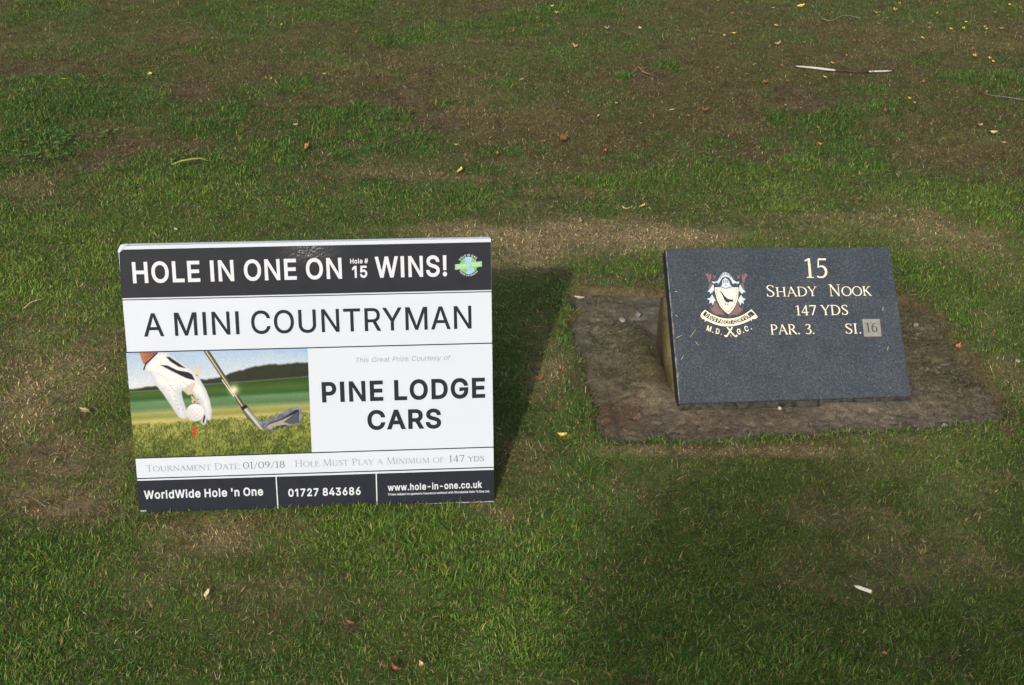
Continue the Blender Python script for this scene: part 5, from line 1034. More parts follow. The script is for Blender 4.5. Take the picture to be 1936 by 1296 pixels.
# crest
crest = empty('crest', (0, 0, 0), plaque)
cz = lambda x, y: S(1300 + x / 7.2, 480 + y / 7.2)
def cpoly(name, Ls, m, z): return polys(name, [[cz(*p) for p in q] for q in Ls], m, crest, z)
mir = lambda P: [(1058 - x, y + 4) for x, y in P]
m1 = [(240, 285), (275, 262), (296, 292), (318, 268), (320, 330), (304, 392), (284, 384), (276, 335)]
m2 = [(345, 290), (368, 300), (386, 292), (380, 330), (355, 338)]
m3 = [(374, 648), (402, 690), (430, 742), (470, 775), (500, 842), (462, 834), (430, 824), (380, 836), (376, 815), (338, 802), (344, 786), (296, 770), (330, 760), (298, 735), (345, 736), (362, 700)]
m4 = [(300, 400), (330, 395), (345, 425), (318, 455), (288, 505), (282, 470), (294, 440)]
for i_, q_ in enumerate((m1, m2, m3, m4, mir(m1), mir(m2), mir(m3), mir(m4))): cpoly('crest_mantling', [q_], M_MAUVE, ZS + i_ * 1e-5)
l1 = [(352, 420), (335, 436), (304, 482), (268, 522), (300, 521), (312, 546), (332, 532), (356, 498), (364, 522), (358, 470)]
l2 = [(332, 556), (306, 600), (262, 616), (300, 636), (292, 682), (326, 664), (342, 706), (360, 654), (380, 640), (356, 596)]
for i_, q_ in enumerate((l1, l2, mir(l1), mir(l2))): cpoly('crest_feather', [q_], M_PALE, ZS + .0002 + i_ * 1e-5)
sh = [(370, 462), (690, 462), (690, 525), (684, 600), (656, 690), (610, 770), (555, 824), (500, 782), (445, 722), (402, 632), (378, 545)]
shc = (530, 610)
ins = lambda P, k: [(shc[0] + (x - shc[0]) * k, shc[1] + (y - shc[1]) * k) for x, y in P]
cpoly('crest_shield', [sh], M_CREAM, ZS + .0003)
cpoly('crest_shield_line', [ins(sh, .89)], M_RAVEN, ZS + .0005)
cpoly('crest_shield_field', [ins(sh, .84)], M_CREAM, ZS + .0007)
body = [(420, 524), (446, 514), (473, 530), (500, 575), (545, 615), (600, 628), (612, 618), (618, 632), (630, 640), (612, 645), (638, 662), (578, 656), (552, 668), (522, 662), (496, 632), (480, 590), (464, 552), (448, 532)]
leg1 = [(520, 655), (530, 657), (520, 692), (532, 700), (494, 703), (510, 690)]; leg2 = [(545, 660), (555, 660), (552, 695), (562, 706), (530, 710), (542, 697)]
cpoly('crest_bird', [body, leg1, leg2], M_RAVEN, ZS + .0009)
arch = [(328, 380), (380, 386), (410, 370), (440, 312), (474, 266), (515, 255), (556, 268), (592, 312), (622, 362), (660, 386), (706, 384), (690, 413), (640, 402), (614, 416), (590, 362), (556, 326), (515, 312), (472, 332), (446, 368), (420, 416), (398, 396), (350, 408)]
visor = [(512, 326), (560, 370), (574, 420), (602, 452), (562, 492), (548, 498), (545, 516), (520, 522), (510, 500), (480, 492), (444, 456), (470, 425), (470, 370)]
cpoly('crest_helmet', [arch, visor], M_PALE, ZS + .0011)
sl = []
for (x, y, h, d) in ((444, 330, 30, -6), (460, 305, 34, -6), (480, 288, 34, -4), (500, 280, 34, -2), (522, 278, 34, 1), (542, 282, 34, 3), (560, 296, 34, 5), (577, 316, 30, 6)):
    sl.append([(x - 4, y - h / 2), (x + 4, y - h / 2), (x + 4 + d, y + h / 2), (x - 4 + d, y + h / 2)])
for x in (490, 517, 544): sl.append([(x - 5, 362), (x + 5, 362), (x + 5, 400), (x - 5, 400)])
sl.append([(510, 432), (520, 422), (531, 432), (520, 443)]); sl.append([(450, 452), (480, 462), (520, 472), (560, 462), (594, 450), (596, 457), (562, 470), (520, 480), (478, 470), (448, 459)])
cpoly('crest_slits', sl, M_RAVEN, ZS + .0013)
# ribbon: a band on an arc with curled ends
def qarc(pts, n=24):
    a, b, c = [np.array(p, float) for p in pts]; b = 2 * b - (a + c) / 2
    return [tuple((1 - t) ** 2 * a + 2 * t * (1 - t) * b + t * t * c) for t in np.linspace(0, 1, n)]
topA, botA = qarc(((234, 764), (556, 886), (868, 758))), qarc(((180, 862), (556, 990), (946, 848)))
itA, ibA = qarc(((240, 784), (556, 908), (862, 780))), qarc(((204, 838), (556, 962), (920, 828)))
V, F = [], []
for a, b, z in ((topA, botA, ZS),):
    k = len(V)
    for p, q in zip(a, b): V += [(*cz(*p), z), (*cz(*q), z)]
    F += [(k + 2 * i, k + 2 * i + 1, k + 2 * i + 3, k + 2 * i + 2) for i in range(len(a) - 1)]
mesh_obj('crest_ribbon', V, F, M_CREAM, crest)
for i_, q_ in enumerate([[(180, 862), (174, 850), (186, 815), (234, 764), (240, 784), (205, 832), (212, 866), (252, 880), (245, 898), (200, 888)], [(946, 848), (950, 870), (930, 888), (872, 892), (868, 876), (916, 862), (918, 826), (862, 780), (868, 758)],
      [(232, 896), (250, 900), (246, 928), (238, 928)], [(862, 892), (874, 890), (870, 920), (862, 916)]]): cpoly('crest_ribbon_curl', [q_], M_CREAM, ZS + .0001 + i_ * 1e-5)
V, F = [], []
for p, q in zip(itA, ibA): V += [(*cz(*p), ZS + .0003), (*cz(*q), ZS + .0003)]
F = [(2 * i, 2 * i + 1, 2 * i + 3, 2 * i + 2) for i in range(len(itA) - 1)]
mesh_obj('crest_ribbon_field', V, F, M_RAVEN, crest)
def along(name, items, m, z, bold):
    """letters set one by one: (char, x, y of the baseline middle, degrees, cap)"""
    cs = []
    for ch, x, y, deg, cap in items:
        adv, glyph = SANS[ch]; wd = adv
        o = np.array(cz(x, y)); e = np.array(cz(x + 50, y)) - o; sc = np.linalg.norm(e) / 50; e /= np.linalg.norm(e)
        a = R(-deg); ux = np.array([e[0] * math.cos(a) - e[1] * math.sin(a), e[0] * math.sin(a) + e[1] * math.cos(a)]); uy = np.array([-ux[1], ux[0]]) * 1.32
        for q in glyph:
            q = embolden(q, bold * CAPU); k = cap * sc / CAPU
            cs.append(o + ((q[:, 0] - wd / 2) * k)[:, None] * ux + (q[:, 1] * k)[:, None] * uy)
    return fill_mesh(name, cs, m, crest, z)
mot = 'DEUS PASCIT.CORVUS.'
lens_ = [SANS[c][0] for c in mot]; T = sum(lens_); acc = 0; items = []
base_arc = qarc(((236, 846), (556, 957), (874, 838)), 80)
for ch, wd in zip(mot, lens_):
    t = (acc + wd / 2) / T; acc += wd
    if ch == ' ': continue
    i = min(int(t * 79), 78); p = base_arc[i]; d = np.array(base_arc[i + 1]) - np.array(p)
    yy = p[1] - (14 if ch == '.' and t < .9 else 0)
    items.append((ch, p[0], yy, math.degrees(math.atan2(d[1], d[0])), 36))
along('crest_motto', items, M_CREAM, ZS + .0005, .035)
INI1 = [('M', 284, 1054, 17, 56), ('.', 340, 1076, 15, 56), ('D', 404, 1092, 11, 56), ('.', 458, 1104, 8, 56)]
along('crest_initials', INI1, M_GILT, ZS, .035)
along('crest_initials', [('G', 706, 1096, -8, 56), ('.', 764, 1078, -11, 56), ('C', 812, 1056, -15, 56), ('.', 872, 1030, -18, 56)], M_GILT, ZS, .035)
def cstroke(pts, wd):
    out = []
    for p, q in zip(pts[:-1], pts[1:]): out.append(strip(cz(*p), cz(*q), wd))
    return out
polys('crest_clubs', cstroke([(606, 1004), (560, 1080), (545, 1108), (528, 1130), (508, 1124), (506, 1108)], .0042) + cstroke([(542, 1006), (600, 1078), (636, 1118), (654, 1130), (668, 1122), (670, 1106)], .0042) + [strip(cz(582, 1120), cz(594, 1120), .0026)] + cstroke([(530, 1010), (550, 1004)], .003) + cstroke([(598, 1002), (614, 1008)], .003), M_GILT, crest, ZS)

# dry clippings and crumbs lying on the stone base
nd = 14000
dx = RNG.uniform(BASE[:, 0].min(), BASE[:, 0].max(), nd); dy = RNG.uniform(BASE[:, 1].min(), BASE[:, 1].max(), nd)
kd = (base_dist(dx, dy) < -.006); dx, dy = dx[kd], dy[kd]
dlx = (dx - SP.o.x) * ca + (dy - SP.o.y) * sa; dly = -(dx - SP.o.x) * sa + (dy - SP.o.y) * ca
kd = ~((dlx > -.03) & (dlx < SLW) & (dly > -.005)); dx, dy = dx[kd], dy[kd]; nd = len(dx)
iz = BZ[np.clip(((dy - by[0]) / .0055).round().astype(int), 0, nyb - 1), np.clip(((dx - bx[0]) / .0055).round().astype(int), 0, nxb - 1)]
dcol = np.where((RNG.random(nd) < .18)[:, None], C(.34, .28, .19), np.where((RNG.random(nd) < .5)[:, None], C(.10, .075, .05), C(.17, .15, .08))) * (.5 + .9 * RNG.random(nd))[:, None]
deb = blade_mesh('loose_clippings', dx, dy, .003 + .014 * RNG.random(nd) ** 4, .0012 + .0016 * RNG.random(nd), RNG.uniform(0, 6.28, nd), np.full(nd, 1.38), np.full(nd, 1.62), dcol, z0=iz + .0012)
tag(deb, 'dry clippings and crumbs strewn over the stone base', 'clippings', kind='stuff')

# moss: short dense tufts over the fillet beside the plinth and the rough end at the right
nm_ = 26000
dx = RNG.uniform(BASE[:, 0].min(), BASE[:, 0].max(), nm_); dy = RNG.uniform(BASE[:, 1].min(), BASE[:, 1].max(), nm_)
dlx = (dx - SP.o.x) * ca + (dy - SP.o.y) * sa; dly = -(dx - SP.o.x) * sa + (dy - SP.o.y) * ca
msk = .50 * np.exp(-((dlx + .10) / .09) ** 2) * (dly > .02) + .55 * sstep(.62, .70, dlx) * (dly > -.08) + .10
msk = msk * 1.6 - .62 + 1.1 * (fbm(dx, dy, .055, 501, 4) - .32)
kd = (base_dist(dx, dy) < -.01) & (RNG.random(nm_) < msk) & ~((dlx > -.02) & (dlx < SLW) & (dly > -.005)); dx, dy = dx[kd], dy[kd]; nm_ = len(dx)
iz = BZ[np.clip(((dy - by[0]) / .0055).round().astype(int), 0, nyb - 1), np.clip(((dx - bx[0]) / .0055).round().astype(int), 0, nxb - 1)]
mc_ = lerp(C(.055, .050, .016), C(.150, .135, .045), RNG.random(nm_)) * (.5 + .8 * RNG.random(nm_))[:, None]
ms_ = blade_mesh('moss', dx, dy, .004 + .005 * RNG.random(nm_), .0022 + .0022 * RNG.random(nm_), RNG.uniform(0, 6.28, nm_), np.abs(RNG.normal(.8, .4, nm_)), np.abs(RNG.normal(1.2, .4, nm_)), mc_, z0=iz - .0005)
tag(ms_, 'short olive moss growing over the stone base beside the plaque', 'moss', kind='stuff')
# ------------------------------------------------------------------ fallen leaves and other small things
def leaf_mesh(name, Ln, wd, curl, m, lobes=0):
    V, F = [], []; n = 7
    for i in range(n + 1):
        t = i / n; hw = wd * .5 * (math.sin(math.pi * min(1, t * 1.02 + .02)) ** .8) * (1.15 - .45 * t) * (1 + (.16 * (-1) ** i if lobes else .05 * (-1) ** i))
        z0 = curl * Ln * (t - .5) ** 2 * 1.4
        for s in (-1, -.5, 0, .5, 1):
            V.append(((t - .5) * Ln, s * hw, z0 + abs(s) ** 1.5 * wd * .30 * curl * 1.4 + (.02 * Ln if s == 0 else 0)))
    for i in range(n):
        for j in range(4): a = i * 5 + j; F.append((a, a + 1, a + 6, a + 5))
    b = len(V)   # stalk
    V += [(-.5 * Ln, -.0007, 0), (-.5 * Ln, .0007, 0), (-.82 * Ln, .001, .12 * Ln), (-.82 * Ln, -.0004, .12 * Ln)]; F.append((b, b + 1, b + 2, b + 3))
    me = bpy.data.meshes.new(name); me.from_pydata(V, [], F); me.materials.append(m)
    me.polygons.foreach_set('use_smooth', [True] * len(me.polygons)); me.update(); return me
def leaf_mat(name, c, c2, tr=.25):
    m = mat(name, c, .6, .3, var=.3, vscale=130, col2=c2, bump=.2, bscale=300)
    return m
LM = {'yellow': leaf_mat('leaf_yellow', (.52, .37, .06), (.70, .54, .14)), 'orange': leaf_mat('leaf_orange', (.30, .11, .035), (.42, .18, .07)),
      'tan': leaf_mat('leaf_tan', (.38, .26, .13), (.55, .42, .24)), 'brown': leaf_mat('leaf_brown', (.15, .065, .030), (.26, .12, .055)), 'cream': leaf_mat('leaf_cream', (.58, .47, .28), (.72, .62, .42))}
LMESH = {k: [leaf_mesh('leaf_' + k, .034, .021, .25 + .4 * v, LM[k], v == 2) for v in range(3)] for k in LM}
def leaf(px, py, kind, size=1.0, label=None, group=None, rz=None, tilt=None, up=.010):
    p = hit(px, py)
    o = bpy.data.objects.new('fallen_leaf', random.choice(LMESH[kind]))
    t = tilt if tilt is not None else random.uniform(-.5, .15)
    o.rotation_euler = (t + .15, random.uniform(-.35, .35), rz if rz is not None else random.uniform(0, 6.28))
    o.location = (p.x, p.y, p.z + up + .004); o.scale = (size * .82,) * 3
    link(o); tag(o, label, 'leaf', group); return o
YB = [(1044,17,.9),(1051,30,.8),(1101,27,.8),(1414,32,.8),(1461,20,.9),(1691,25,1.),(1771,30,.8),(1832,4,.8),(1902,5,.8),(1880,28,.8),(1820,60,.8),(1864,61,.8),(1466,53,.9),(1388,69,1.),
      (1744,77,.9),(1573,126,1.),(1842,113,1.),(1870,117,.8),(1674,185,.7),(1720,194,.8),(1860,57,.7),(1826,47,.7),(1756,58,.7),(1797,60,.7),(1208,5,.7),(386,143,.6),(613,147,.9),(513,154,.6),(535,30,.5),(1908,14,.7),(1700,12,.6),(1893,60,.7),(1655,30,.7),(1357,6,.7),(120,155,.9),(268,155,.7),(532,52,.6),(1877,122,.7),(1660,50,.6),(745,28,.5)]
YL = 'small yellow leaf fallen on the worn grass bank'
for px, py, s in YB: leaf(px, py, 'yellow', s * .95, YL, 'small yellow leaves fallen on the bank')
OB = [(1384,32,1.),(1412,146,1.),(1425,160,.8),(1447,163,1.2),(1489,160,1.),(1633,160,1.1),(1478,130,.9),(1745,160,.9),(1672,215,1.1),(1546,248,1.1),(1550,281,1.1),(1143,292,1.1),(1064,24,.7),(1257,24,.7),(1177,33,.7),(673,68,1.),(735,58,.8),(1026,275,1.),(1614,82,.8),(1671,80,.8),(627,148,.7),(1728,27,.6),(1300,225,.8),(940,296,1.0),(1617,237,.7)]
for px, py, s in OB: leaf(px, py, 'orange', s * .85, 'small orange brown leaf fallen on the worn grass bank', 'small orange leaves fallen on the bank')
TB = [(1148,60,1.),(1210,60,1.1),(1471,90,1.2),(1086,95,1.2),(1210,240,.9),(1269,214,1.),(1356,134,.7),(1369,72,.8),(1432,53,.8),(1755,49,.7),(1851,244,.8),(1895,277,.8),(1727,202,1.1),(1558,152,.8),(1600,110,.7),(1520,86,.7),(1096,428,.9),(560,242,.9),(1484,206,.8),(862,280,.7),(986,157,.9),(1877,258,1.3)]
for px, py, s in TB: leaf(px, py, 'tan', s * .95, 'pale tan leaf fallen among the grass of the bank', 'pale tan leaves fallen on the bank')
leaf(284, 146, 'yellow', 1.5, 'bright golden yellow leaf on the dull grass at the upper left')
leaf(870, 329, 'yellow', 1.5, 'single yellow leaf on the straw patch behind the white board', rz=1.2, tilt=-.6)
leaf(1514, 16, 'yellow', 1.7, 'long bright yellow leaf beside the wiry grey twig', rz=.1)
leaf(1165, 203, 'tan', 1.0, 'pale leaf between two green tufts behind the plaque')
leaf(1132, 226, 'cream', 1.6, 'whitish yellow leaf standing on edge on the bank', rz=1.5, tilt=-.9)
leaf(1064, 273, 'brown', 1.9, 'curled rust brown leaf on the bank above the straw strip')
leaf(1332, 218, 'brown', 1.5, 'dark brown leaf lying left of the lush tuft on the bank')
leaf(777, 222, 'tan', 1.7, 'large tan leaf standing upright beside the bare grey soil', rz=1.4, tilt=-1.1, up=.022)
leaf(581, 287, 'orange', 1.6, 'orange leaf standing in the green grass above the board', rz=1.9, tilt=-.9, up=.018)
leaf(1215, 396, 'yellow', 1.0, 'small yellow leaf just above the straw strip')
leaf(1183, 404, 'tan', 1.3, 'curled tan leaf at the back edge of the straw strip')
leaf(1095, 566, 'cream', 1.25, 'cream coloured leaf on the back left corner of the stone base', rz=2.9, tilt=-.1, up=.0)
leaf(1065, 836, 'yellow', 1.1, 'yellow leaf on the grass between the board and the stone base', rz=2.6, tilt=-.3, up=.014)
leaf(1810, 661, 'orange', 1.0, 'small orange leaf on the right edge of the stone base', up=.004)
leaf(745, 1278, 'brown', .8, 'small reddish brown leaf in the grass at the bottom edge')
leaf(797, 1267, 'tan', .6, 'tiny pale tan leaf in the grass at the bottom edge')
leaf(660, 1190, 'brown', .8, 'dark brown leaf on the bare spot in front of the board')
leaf(274, 1170, 'brown', .5, 'tiny reddish leaf in the lush grass at the lower left')
leaf(1668, 1246, 'orange', .5, 'tiny orange leaf in the shaded grass at the lower right')
leaf(160, 785, 'tan', 1.1, 'pale tan leaf scrap in a worn hole left of the board')
leaf(1020, 727, 'orange', .7, 'small orange leaf in the shadow right of the board')

def tube(name, pts, rad, mats, parent=None, seg=8, jit=0.0):
    pts = [Vector(p) for p in pts]; V, F = [], []
    for i, p in enumerate(pts):
        d = (pts[min(i + 1, len(pts) - 1)] - pts[max(i - 1, 0)]).normalized()
        a = d.cross(Vector((0, 0, 1))).normalized() if abs(d.z) < .95 else d.cross(Vector((1, 0, 0))).normalized(); b = a.cross(d)
        r = rad[i] if hasattr(rad, '__len__') else rad
        for k in range(seg):
            t = 2 * math.pi * k / seg; rr = r * (1 + random.uniform(-jit, jit)); q = p + a * math.cos(t) * rr + b * math.sin(t) * rr; V.append(q)
    for i in range(len(pts) - 1):
        for k in range(seg): a = i * seg + k; c = i * seg + (k + 1) % seg; F.append((a, c, c + seg, a + seg))
    F.append(tuple(range(seg))[::-1]); F.append(tuple(range((len(pts) - 1) * seg, len(pts) * seg)))
    return mesh_obj(name, V, F, mats, parent, smooth=True)
def above(px, py, up):
    p = hit(px, py); p.z += up; return p
# birch stick
def birch():
    m = mat('birch_bark', (.62, .60, .56), .7, .3, bump=.4, bscale=120); n = m.node_tree.nodes; l = m.node_tree.links; p = n['Principled BSDF']
    tc = n.new('ShaderNodeTexCoord'); mp = n.new('ShaderNodeMapping'); mp.inputs['Scale'].default_value = (17, 8, 8); l.new(tc.outputs['Object'], mp.inputs[0])
    z = n.new('ShaderNodeTexNoise'); z.inputs['Scale'].default_value = 1.0; z.inputs['Detail'].default_value = 3; l.new(mp.outputs[0], z.inputs['Vector'])
    r = n.new('ShaderNodeValToRGB'); r.color_ramp.elements[0].position = .40; r.color_ramp.elements[1].position = .46
    r.color_ramp.elements[0].color = (.05, .035, .025, 1); r.color_ramp.elements[1].color = (.43, .41, .38, 1); l.new(z.outputs[0], r.inputs[0]); l.new(r.outputs[0], p.inputs['Base Color']); return m
M_BIRCH = birch()
kn = [(1504, 131.5), (1520, 133), (1535, 134.5), (1552, 136.5), (1570, 138.5), (1585, 140), (1600, 140.5)]
P = [above(x, y, .016) for x, y in kn]
stick = empty('birch_stick', P[0]); tag(stick, 'white barked birch stick lying on the bare bank', 'stick')
def keep_world(o, par): o.matrix_parent_inverse = par.matrix_world.inverted(); return o
bpy.context.view_layer.update()
keep_world(tube('white_bark', P, [.0040, .0048, .0054, .0064, .0056, .0050, .0046], M_BIRCH, stick, 8, .12), stick)
kn2 = [(1600, 140.5), (1615, 141.2), (1630, 141.6), (1642, 141.5)]
keep_world(tube('bare_wood', [above(x, y, .013) for x, y in kn2], [.0050, .0044, .0040, .0042], mat('dark_bare_wood', (.055, .036, .026), .8, .2, var=.4, vscale=60), stick, 8, .12), stick)
kn3 = [(1642, 141.5), (1655, 140.8), (1665, 141), (1678, 140.2), (1690, 139.6)]
keep_world(tube('white_bark', [above(x, y, .015) for x, y in kn3], [.0040, .0046, .0042, .0044, .0034], M_BIRCH, stick, 8, .12), stick)

M_TWIG = mat('pale_twig', (.17, .16, .13), .8, .2, var=.3, vscale=60)
tw = tube('wiry_twig', [above(*q) for q in ((1553, 2, .03), (1547, 7, .04), (1542, 18, .03), (1542, 30, .02), (1550, 39, .02), (1561, 45, .02), (1570, 46, .018), (1580, 42, .02), (1592, 37, .024), (1607, 37, .02), (1624, 41, .018))], [.002, .002, .0022, .0024, .0024, .0022, .002, .002, .0018, .0016, .0012], M_TWIG, None, 6, .15)
tag(tw, 'thin wiry grey twig curving through the grass at the top', 'twig')
tw2 = tube('pale_stalk', [above(*q) for q in ((1855, 188, .03), (1875, 193, .03), (1900, 196, .03), (1922, 198, .028), (1950, 199, .02))], [.0012, .0016, .002, .002, .0014], M_TWIG, None, 6, .1)
tag(tw2, 'pale bent stalk lying on the bank at the right edge', 'twig')
M_STRAWS = mat('straw_stalk', (.42, .33, .17), .7, .3, var=.2, vscale=60)
tw3 = tube('straw_stalk', [above(*q) for q in ((46, 590, .012), (60, 583, .02), (74, 578, .02), (90, 573, .014))], [.0012, .0015, .0014, .0008], M_STRAWS, None, 6)
tag(tw3, 'single straw stalk lying on the bright grass left of the board', 'stalk')
M_YSTALK = mat('yellow_blade', (.24, .26, .06), .6, .3, var=.2, vscale=60)
V, F = [], []
for i, q in enumerate(((326, 325, .03), (345, 323.5, .042), (365, 321, .045), (382, 318.5, .042), (394, 317.5, .03))):
    p = above(*q); hw = (.0015, .003, .0035, .003, .001)[i]; V += [p + Vector((0, -hw * .7, -hw * .6)), p + Vector((0, hw * .7, hw * .6))]
F = [(2 * i, 2 * i + 2, 2 * i + 3, 2 * i + 1) for i in range(4)]
b_ = mesh_obj('bent_blade', V + [v + Vector((0, .0006, -.0008)) for v in V], F + [tuple(10 + i for i in f)[::-1] for f in F] + [(0, 1, 11, 10), (8, 18, 19, 9)], M_YSTALK); tag(b_, 'long yellowed grass blade bent over in the green band above the board', 'grass blade')
tw4 = tube('dry_twig', [above(*q) for q in ((1198, 141, .016), (1207, 138, .03), (1216, 144, .02), (1229, 147, .016))], [.003, .0034, .003, .002], mat('brown_twig', (.17, .11, .06), .8, .2, var=.3), None, 6, .1)
tag(tw4, 'short brown twig lying beside a green tuft on the bank', 'twig')

# broken wooden tee peg
a = above(1612.5, 1119, .017); b = above(1646, 1129.5, .015); d = b - a; Lt = d.length
prof = [(0, .0006), (.10, .0024), (.22, .0036), (.36, .0041), (.55, .0042), (.75, .0043), (.92, .0045), (.985, .0042)]
peg = empty('broken_tee_peg', a); tag(peg, 'broken white painted golf tee lying in the shaded grass', 'golf tee'); bpy.context.view_layer.update()
keep_world(tube('painted_shaft', [a + d * t for t, r in prof], [r for t, r in prof], mat('chipped_cream_paint', (.74, .70, .60), .5, .4, var=.12, vscale=250, col2=(.82, .80, .76)), peg, 12, .03), peg)
keep_world(tube('snapped_end', [a + d * .985, a + d * 1.01, a + d * 1.03], [.0040, .0040, .0030], mat('bare_tee_wood', (.45, .27, .10), .7, .3, var=.2, vscale=200), peg, 12, .12), peg)
# tan chip of wood in front of the board
def chunk(name, px, py, size, m, label, cat, up, group=None, seed=0, flat=.55, zabs=None):
    rs = random.Random(seed); bm = bmesh.new(); bmesh.ops.create_icosphere(bm, subdivisions=2, radius=1)
    for v in bm.verts:
        k = 1 + rs.uniform(-.13, .13); v.co = Vector((v.co.x * size[0] * k, v.co.y * size[1] * k, v.co.z * size[2] * k))
    o = bm_obj(name, bm, m, None); p = hit(px, py); o.location = (p.x, p.y, p.z + up) if zabs is None else (ground_flat(px, py).x, ground_flat(px, py).y, zabs); o.rotation_euler = (0, 0, rs.uniform(0, 3)); tag(o, label, cat, group); return o
ch = chunk('wood_chip', 392, 1132, (.010, .0042, .0022), LM['cream'], 'pale splinter of wood standing in the grass below the board', 'wood chip', .016, seed=4); ch.rotation_euler = (.2, -.5, 1.1)
M_PEB = mat('white_pebble', (.38, .36, .33), .7, .3, var=.2, vscale=80); M_PEBG = mat('grey_pebble', (.22, .205, .19), .8, .3, var=.3, vscale=80)
chunk('pebble', 1786, 803, (.0085, .0075, .006), M_PEB, 'whitish pebble on the front right of the stone base', 'pebble', 0, seed=1, zabs=-.004)
chunk('pebble', 1206, 599, (.011, .009, .008), M_PEBG, 'grey pebble on the mossy slope left of the plaque', 'pebble', 0, seed=2, zabs=.006)
chunk('pebble', 1177, 604, (.013, .010, .008), M_PEBG, 'largest grey pebble at the back left of the stone base', 'pebble', 0, seed=3, zabs=-.002)
chunk('pebble', 1732, 613, (.010, .008, .006), M_PEBG, 'grey pebble behind the right edge of the plaque', 'pebble', 0, seed=5, zabs=-.002)
chunk('pebble', 1474, 771, (.006, .005, .005), M_PEB, 'small pale pebble under the lower edge of the plaque', 'pebble', 0, seed=6, zabs=-.002)
chunk('pebble', 1922, 689, (.009, .006, .005), M_PEBG, 'pale pebble in the grass at the right edge', 'pebble', .012, seed=7)
chunk('pebble', 333, 440, (.008, .004, .004), M_PEB, 'white flake on the mown grass above the board', 'pebble', .014, seed=8)
# grass clippings stuck to the granite
for k, (x0, y0, x1, y1) in enumerate(((1305, 638, 1316, 622), (1278, 640, 1291, 634), (1314, 646, 1321, 655), (1287, 681, 1293, 672), (1276, 596, 1281, 600), (1668, 588, 1669, 580), (1677, 663, 1679, 655), (1275, 552, 1281, 553))):
    p = S(x0, y0); q = S(x1, y1); a = SP.M @ Vector((*p, .0015)); b = SP.M @ Vector((*q, .0028)); mid = (a + b) / 2 + SP.n * .0014
    o = tube('grass_clipping', [a, mid, b], [.0006, .0010, .0005], M_STRAWS, None, 5); tag(o, 'dry grass clipping stuck to the granite face', 'grass clipping', 'grass clippings on the plaque')

# clover-like weeds at the left
M_WEED = mat('weed_leaf', (.05, .125, .022), .5, .2, var=.4, vscale=60, col2=(.10, .20, .04))
def weed(px, py, n, spread, label):
    V, F = [], []; rs = random.Random(int(px * 3 + py))
    for k in range(n):
        t = rs.uniform(0, 6.28); r = spread * math.sqrt(rs.random()); x, y, z = r * math.cos(t) * 1.3, r * math.sin(t), .014 + .016 * rs.random()
        s = .006 + .006 * rs.random(); az = rs.uniform(0, 6.28); tl = rs.uniform(.1, .7)
        b = len(V); e1 = Vector((math.cos(az), math.sin(az), 0)); e2 = Vector((-math.sin(az) * math.cos(tl), math.cos(az) * math.cos(tl), math.sin(tl)))
        c = Vector((x, y, z))
        for j in range(7):
            a = 2 * math.pi * j / 7; V.append(c + e1 * math.cos(a) * s + e2 * math.sin(a) * s * .8)
        F.append(tuple(range(b, b + 7)))
        b = len(V); V += [c, c + Vector((.0012, 0, 0)), Vector((x * .4, y * .4, -.004))]; F.append((b, b + 1, b + 2))
    o = mesh_obj('weed_plant', V, F, M_WEED); p = hit(px, py); o.location = p; tag(o, label, 'weed', 'low leafy weeds at the left edge')
weed(85, 268, 30, .10, 'low round leaved weed at the edge of the bare soil at the left'); weed(124, 273, 22, .05, 'smallest leafy weed on the brown soil at the left')
weed(92, 300, 22, .09, 'broad leaved weed below the bare soil at the left'); weed(20, 305, 26, .11, 'leafy weed in lush grass on the left edge'); weed(190, 258, 18, .05, 'leafy weed right of the bare soil at the left')

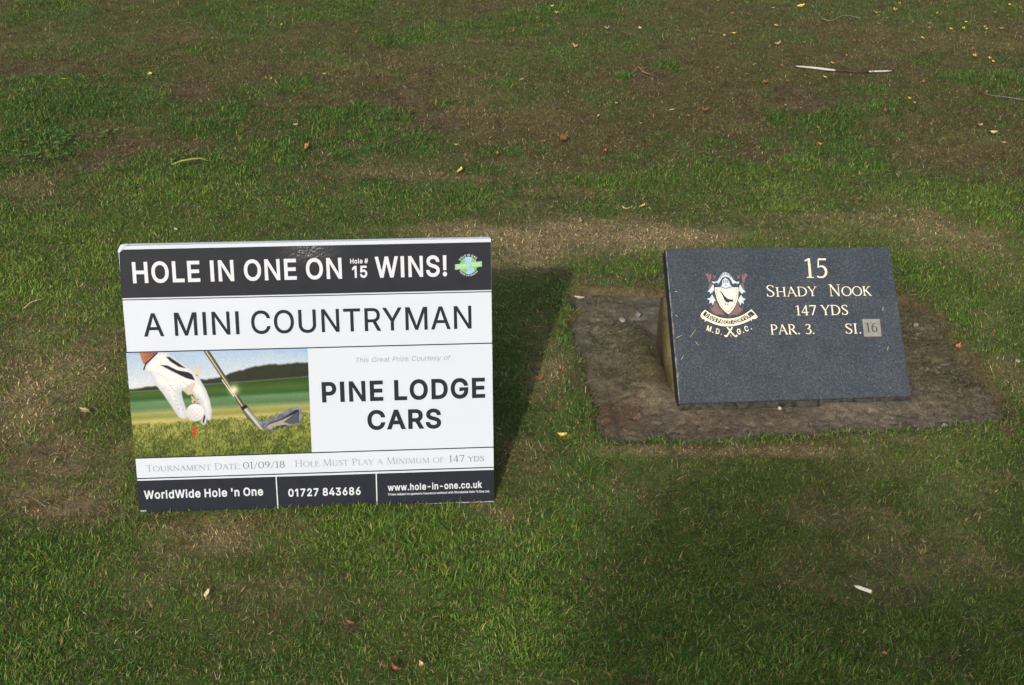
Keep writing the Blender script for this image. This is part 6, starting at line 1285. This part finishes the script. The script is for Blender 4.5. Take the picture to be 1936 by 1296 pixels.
# ------------------------------------------------------------------ tree behind the camera: its crown shades the lower right of the lawn
M_TBARK = mat('tree_bark', (.10, .075, .055), .9, .2, var=.4, vscale=12, bump=.8, bscale=30)
M_TLEAF = mat('tree_leaf', (.045, .085, .02), .55, .3, var=.4, vscale=3)
TB_ = Vector((-0.9, -10.8, 0.0))
tree = empty('lawn_tree', TB_); tag(tree, 'broad leafy tree whose crown throws the soft shade on the lawn', 'tree'); bpy.context.view_layer.update()
CL = [  # centre of each leaf clump's shade on the ground, its radius, how far up the sun's path it hangs, how closed it is
 (0.36, 1.98, 0.209, 12.4, 0.985), (0.36, 2.18, 0.197, 12.4, 0.985), (0.44, 2.36, 0.209, 12.5, 0.985), (0.5, 2.55, 0.185, 12.6, 0.985), (0.62, 2.16, 0.271, 12.7, 0.985), (0.6, 1.95, 0.271, 12.8, 0.985), (0.7, 2.4, 0.234, 12.7, 0.985),
 (0.66, 2.62, 0.157, 12.5, 0.985), (0.88, 2.02, 0.246, 12.9, 0.985), (0.92, 2.28, 0.2, 12.8, 0.6), (1.14, 2.06, 0.22, 13.0, 0.65), (0.88, 2.6, 0.17, 12.6, 0.5), (1.12, 2.48, 0.2, 13.0, 0.44999999999999996), (1.36, 2.3, 0.25, 13.2, 0.5), (1.4, 2.62, 0.25, 13.3, 0.4), (1.45, 2.0, 0.3, 13.2, 0.85), (1.75, 2.3, 0.35, 13.3, 0.75),
 (-0.5, 2.24, 0.12, 12.0, 0.4), (-0.36, 2.14, 0.09, 12.0, 0.35),
 (0.34, 1.7, 0.22, 12.4, 0.9), (0.75, 1.65, 0.32, 12.8, 0.9), (1.25, 1.6, 0.38, 13.0, 0.9), (0.6, 1.2, 0.5, 12.8, 0.9), (1.5, 1.1, 0.6, 13.0, 0.9), (2.2, 1.6, 0.6, 13.3, 0.8), (1.0, 0.4, 0.6, 12.6, 0.85), (2.2, 0.6, 0.6, 12.8, 0.8), (0.2, 0.5, 0.5, 12.3, 0.75), (1.6, -0.3, 0.7, 12.4, 0.8), (0.4, -0.4, 0.6, 12.0, 0.75), (2.8, 0.0, 0.6, 12.6, 0.7), (1.2, -1.2, 0.6, 12.0, 0.7), (-0.3, 0.2, 0.4, 12.0, 0.6)]
LV, LF = [], []
rs = np.random.default_rng(5)
cents = []
ax1 = np.array(SUN.cross(Vector((0, 0, 1))).normalized()); ax2 = np.cross(np.array(SUN), ax1)
for gx_, gy_, rad, s_, cov in CL:
    c = Vector((gx_, gy_, 0)) + SUN * s_; cents.append((c, rad))
    cnt = int(-math.log(1 - cov) * math.pi * rad * rad * .55 / .00085)
    for _ in range(cnt):
        rr = rad * math.sqrt(rs.random()); th_ = rs.uniform(0, 6.28)
        p = np.array(c) + ax1 * rr * math.cos(th_) + ax2 * rr * math.sin(th_) * .55 + np.array(SUN) * rs.normal(0, .25)
        e = rs.normal(0, 1, (2, 3)); e1 = e[0] / np.linalg.norm(e[0]); e2 = e[1] - e1 * (e[1] @ e1); e2 /= np.linalg.norm(e2); s = .030 + .022 * rs.random()
        b = len(LV); LV += [p - e1 * s, p + e2 * s * .55, p + e1 * s, p - e2 * s * .55]; LF.append((b, b + 1, b + 2, b + 3))
crown = mesh_obj('crown', LV, LF, M_TLEAF, tree); keep_world(crown, tree)
tk = [TB_ + Vector(v) for v in ((0, 0, -.1), (.03, .02, .8), (-.04, .06, 1.8), (.05, .02, 2.8), (.10, .1, 3.8), (.15, .1, 4.8), (.2, .2, 5.6))]
keep_world(tube('trunk', tk, [.26, .20, .17, .15, .12, .08, .04], M_TBARK, tree, 12, .06), tree)
for i, (c, rad) in enumerate(cents):
    st = tk[2 + i % 4]; mid = st.lerp(c, .5) + Vector((0, 0, .12))
    keep_world(tube('limb', [st, st.lerp(mid, .5) + Vector((0, 0, .05)), mid, mid.lerp(c, .5) + Vector((0, 0, .03)), c], [.045, .034, .024, .014, .006], M_TBARK, tree, 6, .08), tree)
